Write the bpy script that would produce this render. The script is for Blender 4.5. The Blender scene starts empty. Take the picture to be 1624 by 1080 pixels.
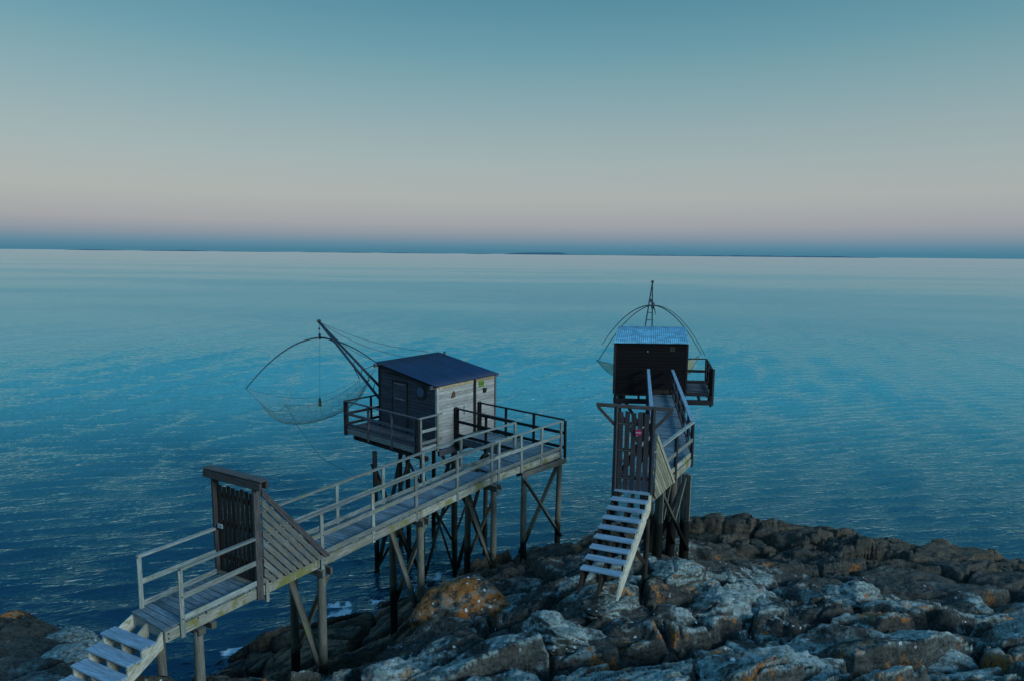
import bpy, bmesh, math, random
import numpy as np
from mathutils import Vector, Matrix
random.seed(7); rng = np.random.default_rng(11)
S = bpy.context.scene; C = S.collection

# ------------------------------------------------------------------ camera
CAM = Vector((0.0, 0.0, 11.42)); FPX = 1050.0
PITCH = math.atan(137/FPX); ROLL = math.atan(16/1624)
cd = bpy.data.cameras.new("camera"); cam = bpy.data.objects.new("camera", cd); C.objects.link(cam)
cd.sensor_fit = 'HORIZONTAL'; cd.sensor_width = 36; cd.lens = 36*FPX/1624
cd.clip_start = 0.1; cd.clip_end = 60000
sp, cp, sr, cr = math.sin(PITCH), math.cos(PITCH), math.sin(ROLL), math.cos(ROLL)
right = Vector((cr, sr*sp, sr*cp)); upv = Vector((-sr, cr*sp, cr*cp)); back = Vector((0, -cp, sp))
M = Matrix((right, upv, back)).transposed().to_4x4(); M.translation = CAM
cam.matrix_world = M; S.camera = cam

# ------------------------------------------------------------------ world: dusk sky opposite the sunset
SUN_AZ = math.radians(128); SUN_EL = math.radians(2.0)     # the glow behind and to the right of the camera
w = bpy.data.worlds.new("World"); S.world = w; w.use_nodes = True
nt = w.node_tree; nt.nodes.clear(); N = nt.nodes.new; L = nt.links.new
out = N('ShaderNodeOutputWorld'); tc = N('ShaderNodeTexCoord'); sep = N('ShaderNodeSeparateXYZ')
L(tc.outputs['Generated'], sep.inputs[0])
ramp = N('ShaderNodeValToRGB'); cr_ = ramp.color_ramp
def srgb(r, g, b):
    f = lambda c: (c/255/12.92) if c <= 10 else ((c/255+0.055)/1.055)**2.4
    return (f(r), f(g), f(b), 1)
# elevation (as sin) -> colour: blue earth shadow, pink belt, pale grey, teal, deeper blue overhead
SKY = [(-0.05, (44,112,140)), (0.003, (58,122,148)), (0.012, (78,131,157)), (0.024, (118,141,160)), (0.042, (148,154,165)), (0.08, (160,166,168)), (0.13, (153,166,168)),
       (0.18, (138,161,166)), (0.23, (120,155,162)), (0.28, (97,145,158)), (0.345, (74,130,147)), (0.5, (72,138,170)), (0.75, (68,140,194)), (1.0, (68,142,206))]
while len(cr_.elements) > 1: cr_.elements.remove(cr_.elements[-1])
mx, lo = 1.0, -0.05
for i, (e, c) in enumerate(SKY):
    p = (e-lo)/(mx-lo)
    el = cr_.elements[0] if i == 0 else cr_.elements.new(p)
    el.position = p; el.color = srgb(*c)
mr = N('ShaderNodeMapRange'); mr.inputs['From Min'].default_value = lo; mr.inputs['From Max'].default_value = mx
L(sep.outputs['Z'], mr.inputs['Value']); L(mr.outputs[0], ramp.inputs[0])
bg = N('ShaderNodeBackground'); bg.inputs[1].default_value = 1.0; L(ramp.outputs[0], bg.inputs[0])
sky = N('ShaderNodeTexSky'); sky.sky_type = 'NISHITA'; sky.sun_disc = False
sky.sun_elevation = SUN_EL; sky.sun_rotation = SUN_AZ; sky.altitude = 10; sky.ozone_density = 2.0
bg2 = N('ShaderNodeBackground'); bg2.inputs[1].default_value = 0.05; L(sky.outputs[0], bg2.inputs[0])
add = N('ShaderNodeAddShader'); L(bg.outputs[0], add.inputs[0]); L(bg2.outputs[0], add.inputs[1]); L(add.outputs[0], out.inputs[0])

# ------------------------------------------------------------------ sun: broad after-glow from behind the camera
sd = bpy.data.lights.new("sun", 'SUN'); sd.energy = 2.0; sd.angle = math.radians(14); sd.color = (0.74, 0.92, 1.0)
so = bpy.data.objects.new("sun", sd); C.objects.link(so)
sdir = Vector((math.sin(SUN_AZ)*math.cos(math.radians(22)), math.cos(SUN_AZ)*math.cos(math.radians(22)), math.sin(math.radians(22))))
so.rotation_euler = sdir.to_track_quat('Z', 'Y').to_euler()

S.view_settings.view_transform = 'Standard'; S.view_settings.look = 'None'
S.view_settings.exposure = 0.0; S.view_settings.gamma = 1.0; S.view_settings.use_curve_mapping = False
S.render.engine = 'CYCLES'; S.render.resolution_x = 1024; S.render.resolution_y = 680

# ------------------------------------------------------------------ materials
def newmat(name):
    m = bpy.data.materials.new(name); m.use_nodes = True
    nt = m.node_tree; b = nt.nodes['Principled BSDF']
    return m, nt, nt.nodes.new, nt.links.new, b
def mathn(nt, op, a, b=None, clamp=False):
    n = nt.nodes.new('ShaderNodeMath'); n.operation = op; n.use_clamp = clamp
    for i, v in enumerate((a, b)):
        if v is None: continue
        if isinstance(v, (int, float)): n.inputs[i].default_value = v
        else: nt.links.new(v, n.inputs[i])
    return n.outputs[0]
def mix(nt, f, a, b):
    n = nt.nodes.new('ShaderNodeMix'); n.data_type = 'RGBA'
    for k, v in ((0, f), (6, a), (7, b)):
        if isinstance(v, (int, float)): n.inputs[k].default_value = v
        elif isinstance(v, tuple): n.inputs[k].default_value = (*v[:3], 1)
        else: nt.links.new(v, n.inputs[k])
    return n.outputs[2]
def noise(nt, vec, scale, detail=4, rough=0.55, dist=0.0):
    n = nt.nodes.new('ShaderNodeTexNoise'); n.inputs['Scale'].default_value = scale
    n.inputs['Detail'].default_value = detail; n.inputs['Roughness'].default_value = rough; n.inputs['Distortion'].default_value = dist
    if vec is not None: nt.links.new(vec, n.inputs['Vector'])
    return n.outputs[0]
def smooth(nt, v, a, b, lo=0.0, hi=1.0):
    if a > b: a, b, lo, hi = b, a, hi, lo
    n = nt.nodes.new('ShaderNodeMapRange'); n.interpolation_type = 'SMOOTHSTEP'
    n.inputs['From Min'].default_value = a; n.inputs['From Max'].default_value = b
    n.inputs['To Min'].default_value = lo; n.inputs['To Max'].default_value = hi
    nt.links.new(v, n.inputs['Value']); return n.outputs[0]
def vscale(nt, vec, s):
    n = nt.nodes.new('ShaderNodeVectorMath'); n.operation = 'MULTIPLY'; nt.links.new(vec, n.inputs[0]); n.inputs[1].default_value = s
    return n.outputs[0]
def bump(nt, h, b, strength=0.3, dist=0.01, prev=None):
    n = nt.nodes.new('ShaderNodeBump'); n.inputs['Strength'].default_value = strength; n.inputs['Distance'].default_value = dist
    nt.links.new(h, n.inputs['Height'])
    if prev is not None: nt.links.new(prev, n.inputs['Normal'])
    if b is not None: nt.links.new(n.outputs[0], b.inputs['Normal'])
    return n.outputs[0]

def wood(name, col, grain=0.45, moss=0.0, tide=None, mosscol=(0.13, 0.13, 0.02), streak=14, var=0.35, rough=0.8):
    m, nt, N, L, b = newmat(name)
    tc = N('ShaderNodeTexCoord'); oi = N('ShaderNodeObjectInfo'); geo = N('ShaderNodeNewGeometry')
    off = N('ShaderNodeVectorMath'); off.operation = 'ADD'; L(tc.outputs['Object'], off.inputs[0])
    r50 = mathn(nt, 'MULTIPLY', oi.outputs['Random'], 50); L(r50, off.inputs[1])
    v = vscale(nt, off.outputs[0], (1.2, streak, streak))
    g1 = noise(nt, v, 3.0, 6, 0.65, 0.3)
    v2 = vscale(nt, off.outputs[0], (0.8, 3, 3)); g2 = noise(nt, v2, 2.2, 3, 0.5)
    dark = tuple(c*(1-grain) for c in col); lite = tuple(min(1, c*(1+grain*0.45)) for c in col)
    f = smooth(nt, g1, 0.34, 0.66); c = mix(nt, f, dark, lite)
    f2 = smooth(nt, g2, 0.35, 0.7, 0.0, 0.5); c = mix(nt, f2, c, tuple(x*0.62 for x in col))
    # each board weathered a little differently
    hv = N('ShaderNodeHueSaturation'); L(c, hv.inputs['Color'])
    vv = N('ShaderNodeMapRange'); vv.inputs['To Min'].default_value = 1-var; vv.inputs['To Max'].default_value = 1+var*0.6
    L(oi.outputs['Random'], vv.inputs['Value']); L(vv.outputs[0], hv.inputs['Value']); c = hv.outputs[0]
    if moss:
        mn = noise(nt, geo.outputs['Position'], 2.6, 6, 0.7); c = mix(nt, smooth(nt, mn, 0.62-moss*0.25, 0.75-moss*0.2, 0, 0.85), c, mosscol)
    st = noise(nt, geo.outputs['Position'], 9.0, 5, 0.7); c = mix(nt, smooth(nt, st, 0.58, 0.72, 0, 0.35), c, tuple(x*0.3 for x in col))
    if tide is not None:
        sp_ = N('ShaderNodeSeparateXYZ'); L(geo.outputs['Position'], sp_.inputs[0])
        tn = noise(nt, geo.outputs['Position'], 3.5, 4, 0.6)
        z = mathn(nt, 'ADD', sp_.outputs[2], mathn(nt, 'MULTIPLY', mathn(nt, 'SUBTRACT', tn, 0.5), 0.7))
        c = mix(nt, smooth(nt, z, tide+1.0, tide-0.1, 0, 0.45), c, (0.05, 0.055, 0.03))
        c = mix(nt, smooth(nt, z, tide+0.15, tide-0.15), c, (0.006, 0.007, 0.006))
    L(c, b.inputs['Base Color']); b.inputs['Roughness'].default_value = rough; b.inputs['Specular IOR Level'].default_value = 0.2
    bump(nt, g1, b, 0.35, 0.006)
    return m
MW = wood('weathered_wood', (0.31, 0.34, 0.33))
MDECK = wood('deck_wood', (0.16, 0.23, 0.27), grain=0.5, var=0.3)
MTREAD = wood('tread_wood', (0.25, 0.39, 0.50), grain=0.35, var=0.15)
MRAIL = wood('rail_wood', (0.29, 0.325, 0.30), moss=0.3, mosscol=(0.20, 0.20, 0.07))
MFASC = wood('fascia_wood', (0.42, 0.42, 0.36), moss=0.6, mosscol=(0.17, 0.17, 0.03))
MPILE = wood('pile_wood', (0.17, 0.165, 0.14), moss=0.3, tide=2.55, mosscol=(0.12, 0.14, 0.05))
MPILE2 = wood('tarred_pile_wood', (0.17, 0.165, 0.145), tide=4.5)
MDARKPILE = wood('dark_pile_wood', (0.045, 0.040, 0.032), tide=1.4)
MGATE = wood('gate_wood', (0.040, 0.030, 0.024), grain=0.5)
MGATEF = wood('gate_frame_wood', (0.085, 0.080, 0.080))
MGATE2 = wood('grey_gate_wood', (0.050, 0.050, 0.058))
MSCREEN = wood('screen_wood', (0.24, 0.24, 0.21), moss=0.2)
MSCREEN2 = wood('pale_screen_wood', (0.36, 0.36, 0.26))
MHUTS = wood('hut_wood_painted_shade', (0.080, 0.085, 0.11), grain=0.4, var=0.2)  # planks of the pale walls with the door side's shade put into the colour
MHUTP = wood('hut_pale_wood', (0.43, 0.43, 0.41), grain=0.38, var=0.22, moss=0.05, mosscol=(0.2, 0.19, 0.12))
MDARK = wood('dark_wood', (0.026, 0.026, 0.030), grain=0.4)
MPLAT = wood('platform_wood', (0.11, 0.115, 0.135))
MHUT2 = wood('tarred_hut_wood', (0.006, 0.006, 0.008), grain=0.6, var=0.4)
MSTRING = wood('stringer_wood', (0.52, 0.50, 0.40), moss=0.2)
def plain(name, col, rough=0.6, metal=0.0, nz=0.25, sc=6):
    m, nt, N, L, b = newmat(name)
    geo = N('ShaderNodeNewGeometry'); n = noise(nt, geo.outputs['Position'], sc, 5, 0.6)
    c = mix(nt, smooth(nt, n, 0.35, 0.7), tuple(x*(1-nz) for x in col), tuple(min(1, x*(1+nz)) for x in col))
    L(c, b.inputs['Base Color']); b.inputs['Roughness'].default_value = rough; b.inputs['Metallic'].default_value = metal
    return m
MROOF1 = plain('navy_roof_paint', (0.003, 0.022, 0.070), 0.55, 0, 0.15, 1.5)
MROOF2 = plain('galvanised_metal', (0.17, 0.45, 0.59), 0.6, 0.1, 0.3, 2.5)
MMETAL = plain('painted_mast_metal', (0.030, 0.055, 0.075), 0.5, 0.3)
MROPE = plain('rope', (0.05, 0.06, 0.06), 0.9)
MROPEL = plain('pale_rope', (0.22, 0.27, 0.27), 0.9)
MBOLT = plain('bolt_metal', (0.03, 0.03, 0.035), 0.5, 0.6)
MGLASS = plain('porthole_glass', (0.06, 0.09, 0.16), 0.12)
MRED = plain('red_paint', (0.45, 0.025, 0.11), 0.5, 0, 0.15)
MWHITE = plain('white_paint', (0.55, 0.38, 0.50), 0.5, 0, 0.08)
MGREEN = plain('lime_paint', (0.12, 0.26, 0.03), 0.5, 0, 0.12)
MPLATE2 = plain('faded_plate_paint', (0.035, 0.06, 0.035), 0.6)
MBLACK = plain('black_paint', (0.006, 0.008, 0.006), 0.5)
MFLOAT = plain('green_buoy_plastic', (0.01, 0.07, 0.03), 0.5)
MBIRD = plain('brown_carving', (0.10, 0.055, 0.03), 0.7)
MSILV = plain('silver_metal', (0.55, 0.6, 0.62), 0.35, 0.6)
def netmat(name, col, dens):
    m, nt, N, L, b = newmat(name)
    tc = N('ShaderNodeTexCoord')
    n = noise(nt, tc.outputs['Object'], 1.3, 3, 0.5)
    al = smooth(nt, n, 0.3, 0.75, dens*0.5, dens*1.1)
    lw = N('ShaderNodeLayerWeight'); lw.inputs['Blend'].default_value = 0.5      # seen edge-on the mesh closes up
    al = mathn(nt, 'ADD', al, mathn(nt, 'MULTIPLY', smooth(nt, lw.outputs['Facing'], 0.55, 0.98), 0.4), True)
    L(al, b.inputs['Alpha']); b.inputs['Base Color'].default_value = (*col, 1); b.inputs['Roughness'].default_value = 1
    return m
MNET = netmat('net_mesh', (0.36, 0.38, 0.28), 0.15)
MNET2 = netmat('gathered_net_mesh', (0.42, 0.38, 0.16), 0.75)

# ------------------------------------------------------------------ object helpers
def tag(o, label=None, cat=None, group=None, kind=None):
    if label: o['label'] = label
    if cat: o['category'] = cat
    if group: o['group'] = group
    if kind: o['kind'] = kind
    return o
def root(name, loc, label, cat, group=None):
    o = bpy.data.objects.new(name, None); C.objects.link(o); o.location = loc; o.empty_display_size = 0.2
    return tag(o, label, cat, group)
def put(name, me, parent=None, M=None, mat=None):
    o = bpy.data.objects.new(name, me); C.objects.link(o)
    if M is None: M = Matrix.Identity(4)
    if mat is not None and not me.materials: me.materials.append(mat)
    if parent is not None:
        o.parent = parent
        if parent.type == 'EMPTY': M = Matrix.Translation(-parent.location) @ M
        else: M = WM[parent.name].inverted() @ M
    o.matrix_basis = M; W0 = M
    WM[o.name] = Matrix.Translation(parent.location) @ M if (parent is not None and parent.type == 'EMPTY') else ((WM[parent.name] @ M) if parent is not None else M)
    return o
WM = {}
CACHE = {}
def boxmesh(l, w, h, mat, bev=0.006):
    k = (round(l, 3), round(w, 4), round(h, 4), mat.name)
    if k in CACHE: return CACHE[k]
    bm = bmesh.new(); bmesh.ops.create_cube(bm, size=1)
    bmesh.ops.scale(bm, vec=(l, w, h), verts=bm.verts)
    bb = min(bev, 0.2*min(l, w, h))
    bmesh.ops.bevel(bm, geom=list(bm.edges), offset=bb, segments=1, affect='EDGES', profile=0.5)
    me = bpy.data.meshes.new('box'); bm.to_mesh(me); bm.free(); me.materials.append(mat); CACHE[k] = me
    return me
def frame(p0, p1, up=(0, 0, 1)):
    x = (Vector(p1)-Vector(p0)).normalized(); up = Vector(up)
    if abs(x.dot(up)) > 0.98: up = Vector((0.8, 0.6, 0)) if abs(x.z) > 0.9 else Vector((0, 0, 1))
    y = up.cross(x).normalized(); z = x.cross(y)
    M = Matrix((x, y, z)).transposed().to_4x4(); M.translation = (Vector(p0)+Vector(p1))/2
    return M
def beam(name, p0, p1, w, h, mat, parent, up=(0, 0, 1)):
    l = round((Vector(p1)-Vector(p0)).length, 2)
    return put(name, boxmesh(l, w, h, mat), parent, frame(p0, p1, up))
def tube(name, pts, r, mat, parent, seg=8, r1=None):
    """a bent round bar through pts"""
    P = [Vector(p) for p in pts]; bm = bmesh.new(); rings = []; O = P[0].copy()
    for i, p in enumerate(P):
        t = (P[min(i+1, len(P)-1)]-P[max(i-1, 0)]).normalized()
        a = t.cross(Vector((0.13, 0.21, 0.97)) if abs(t.z) < 0.9 else Vector((1, 0.1, 0))).normalized(); b = t.cross(a)
        rr = r if r1 is None else r+(r1-r)*i/(len(P)-1)
        rings.append([bm.verts.new(p-O+(a*math.cos(k*2*math.pi/seg)+b*math.sin(k*2*math.pi/seg))*rr) for k in range(seg)])
    for A, B in zip(rings, rings[1:]):
        for k in range(seg): bm.faces.new((A[k], A[(k+1) % seg], B[(k+1) % seg], B[k]))
    bm.faces.new(list(reversed(rings[0]))); bm.faces.new(rings[-1])
    bmesh.ops.recalc_face_normals(bm, faces=bm.faces)
    for f in bm.faces: f.smooth = len(f.verts) == 4
    me = bpy.data.meshes.new(name); bm.to_mesh(me); bm.free(); me.materials.append(mat)
    return put(name, me, parent, Matrix.Translation(O))
def pile(name, x, y, z0, z1, r, mat, parent):
    """a round timber pile, a little crooked and swelling downwards; local X runs up the pile so the grain follows it"""
    seg = 14; bm = bmesh.new(); rings = []; n = 7; wob = random.random()*6
    for i in range(n+1):
        t = i/n; rr = r*(1.08-0.14*t)*(1+0.03*math.sin(t*9+wob))
        cx = 0.012*math.sin(t*4+wob); cy = 0.012*math.cos(t*5+wob)
        rings.append([bm.verts.new((t*(z1-z0), cx+rr*math.cos(k*2*math.pi/seg)*(1+0.04*math.sin(3*k+wob)), cy+rr*math.sin(k*2*math.pi/seg))) for k in range(seg)])
    for A, B in zip(rings, rings[1:]):
        for k in range(seg): f = bm.faces.new((A[k], A[(k+1) % seg], B[(k+1) % seg], B[k])); f.smooth = True
    bm.faces.new(list(reversed(rings[0]))); bm.faces.new(rings[-1]); bmesh.ops.recalc_face_normals(bm, faces=bm.faces)
    me = bpy.data.meshes.new(name); bm.to_mesh(me); bm.free(); me.materials.append(mat)
    M = Matrix(((0, 1, 0, x), (0, 0, 1, y), (1, 0, 0, z0), (0, 0, 0, 1)))
    return put(name, me, parent, M)
def prism(name, pts, thick, mat, parent, n=None, xdir=None):
    """planar polygon pts (3D) thickened by thick along its normal"""
    P = [Vector(p) for p in pts]
    nn = Vector(n).normalized() if n is not None else (P[1]-P[0]).cross(P[2]-P[0]).normalized()
    x = (Vector(xdir) if xdir is not None else (P[1]-P[0])).normalized(); y = nn.cross(x).normalized(); x = y.cross(nn)
    O = sum(P, Vector())/len(P); M = Matrix((x, y, nn)).transposed().to_4x4(); M.translation = O; Mi = M.inverted()
    bm = bmesh.new(); a = [bm.verts.new(Mi@p) for p in P]; b = [bm.verts.new(Mi@(p+nn*thick)) for p in P]
    bm.faces.new(list(reversed(a))); bm.faces.new(b)
    for i in range(len(P)): bm.faces.new((a[i], a[(i+1) % len(P)], b[(i+1) % len(P)], b[i]))
    bmesh.ops.recalc_face_normals(bm, faces=bm.faces)
    if thick > 0.01: bmesh.ops.bevel(bm, geom=list(bm.edges), offset=0.004, segments=1, affect='EDGES')
    me = bpy.data.meshes.new(name); bm.to_mesh(me); bm.free(); me.materials.append(mat)
    return put(name, me, parent, M)
def disc(name, c, n, r, t, mat, parent, seg=20, sx=1.0):
    bm = bmesh.new(); bmesh.ops.create_cone(bm, cap_ends=True, segments=seg, radius1=r, radius2=r, depth=t)
    bmesh.ops.scale(bm, vec=(sx, 1, 1), verts=bm.verts)
    me = bpy.data.meshes.new(name); bm.to_mesh(me); bm.free(); me.materials.append(mat)
    n = Vector(n).normalized(); z = n; x = Vector((0, 0, 1)).cross(z).normalized(); y = z.cross(x)
    M = Matrix((x, y, z)).transposed().to_4x4(); M.translation = c
    return put(name, me, parent, M)
def V3(p, z): return Vector((p[0], p[1], z))
def lerp(a, b, t): return (a[0]+(b[0]-a[0])*t, a[1]+(b[1]-a[1])*t)
def deck_boards(Lf, Rt, L2, R2, z, pitch, parent, mat, name='deck_board', th=0.03, gap=0.014):
    ln = ((math.dist(Lf, L2)+math.dist(Rt, R2))/2); n = max(1, int(round(ln/pitch)))
    for i in range(n):
        t0 = i/n+gap/ln/2; t1 = (i+1)/n-gap/ln/2; j = random.uniform(-0.004, 0.004); e = random.uniform(-0.012, 0.012)
        a, b = lerp(Lf, L2, t0), lerp(Rt, R2, t0); c, d = lerp(Rt, R2, t1), lerp(Lf, L2, t1)
        ee = lambda p, q: (q[0]+(q[0]-p[0])/math.dist(p, q)*e, q[1]+(q[1]-p[1])/math.dist(p, q)*e)
        b2, c2 = ee(a, b), ee(d, c)
        prism(name, [V3(a, z-th+j), V3(b2, z-th+j), V3(c2, z-th+j), V3(d, z-th+j)], th, mat, parent, n=(0, 0, 1), xdir=V3(b, 0)-V3(a, 0))
def railing(pts, zd, parent, posts, mat=None, rails=(1.0, 0.53, 0.13), postmat=None, drop=0.26, side=0, h=1.0, toph=0.09):
    """pts: plan polyline; posts: plan points; rails: heights of the horizontal boards, the first one the handrail"""
    mat = mat or MRAIL; postmat = postmat or mat
    for k, rz in enumerate(rails):
        for a, b in zip(pts, pts[1:]):
            if k == 0: beam('handrail', V3(a, zd+rz-0.022), V3(b, zd+rz-0.022), 0.095, 0.042, mat, parent)
            else: beam('rail', V3(a, zd+rz-0.05+random.uniform(-.012, .012)), V3(b, zd+rz-0.05+random.uniform(-.012, .012)), 0.032, 0.10, mat, parent)
    for p in posts:
        j = lambda: random.uniform(-0.012, 0.012)
        beam('post', V3((p[0]+j(), p[1]+j()), zd-drop-random.uniform(0, 0.03)), V3((p[0]+j(), p[1]+j()), zd+h-0.045), 0.07, 0.075, postmat, parent)
def bolt(p, n, parent, r=0.014): return disc('bolt', Vector(p), n, r, 0.014, MBOLT, parent, 8)

# ------------------------------------------------------------------ numpy noise
def _h(ix, iy, s):
    n = (ix.astype(np.int64)*374761393+iy.astype(np.int64)*668265263+s*974634777) & 0x7fffffff
    n = ((n ^ (n >> 13))*1274126177) & 0x7fffffff
    return ((n ^ (n >> 16)) & 0xffff)/65535.0
def vnoise(x, y, s=0):
    ix = np.floor(x); iy = np.floor(y); fx = x-ix; fy = y-iy; fx = fx*fx*fx*(fx*(fx*6-15)+10); fy = fy*fy*fy*(fy*(fy*6-15)+10)
    a, b, c, d = _h(ix, iy, s), _h(ix+1, iy, s), _h(ix, iy+1, s), _h(ix+1, iy+1, s)
    return (a+(b-a)*fx+(c-a)*fy+(a-b-c+d)*fx*fy)-0.5
def fbm(x, y, o=5, s=0, g=0.5):
    r = 0; a = 1
    for k in range(o): r = r+a*vnoise(x*2**k+k*17.3, y*2**k-k*9.1, s+k); a *= g
    return r
def worley(x, y, s=0):
    ix = np.floor(x); iy = np.floor(y); F1 = np.full(x.shape, 9.0); F2 = np.full(x.shape, 9.0)
    r1 = np.zeros(x.shape); r2 = r1.copy(); r3 = r1.copy(); dx1 = r1.copy(); dy1 = r1.copy()
    for i in (-1, 0, 1):
        for j in (-1, 0, 1):
            cx = ix+i; cy = iy+j; px = cx+0.1+0.8*_h(cx, cy, s); py = cy+0.1+0.8*_h(cx, cy, s+1)
            dx = x-px; dy = y-py; d = np.sqrt(dx*dx+dy*dy); n = d < F1
            F2 = np.where(n, F1, np.minimum(F2, d)); F1 = np.where(n, d, F1)
            r1 = np.where(n, _h(cx, cy, s+2), r1); r2 = np.where(n, _h(cx, cy, s+3), r2); r3 = np.where(n, _h(cx, cy, s+4), r3)
            dx1 = np.where(n, dx, dx1); dy1 = np.where(n, dy, dy1)
    return F1, F2, r1, r2, r3, dx1, dy1
def gridmesh(name, X, Y, Z):
    n, m = X.shape; co = np.stack([X, Y, Z], -1).reshape(-1, 3).astype(np.float32)
    i = np.arange(n*m).reshape(n, m); q = np.stack([i[:-1, :-1], i[:-1, 1:], i[1:, 1:], i[1:, :-1]], -1).reshape(-1, 4)
    me = bpy.data.meshes.new(name); me.vertices.add(n*m); me.vertices.foreach_set('co', co.ravel())
    me.loops.add(q.size); me.loops.foreach_set('vertex_index', q.ravel().astype(np.int32))
    me.polygons.add(len(q)); me.polygons.foreach_set('loop_start', (np.arange(len(q))*4).astype(np.int32))
    me.polygons.foreach_set('use_smooth', np.ones(len(q), dtype=bool)); me.update(calc_edges=True)
    return me

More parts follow.
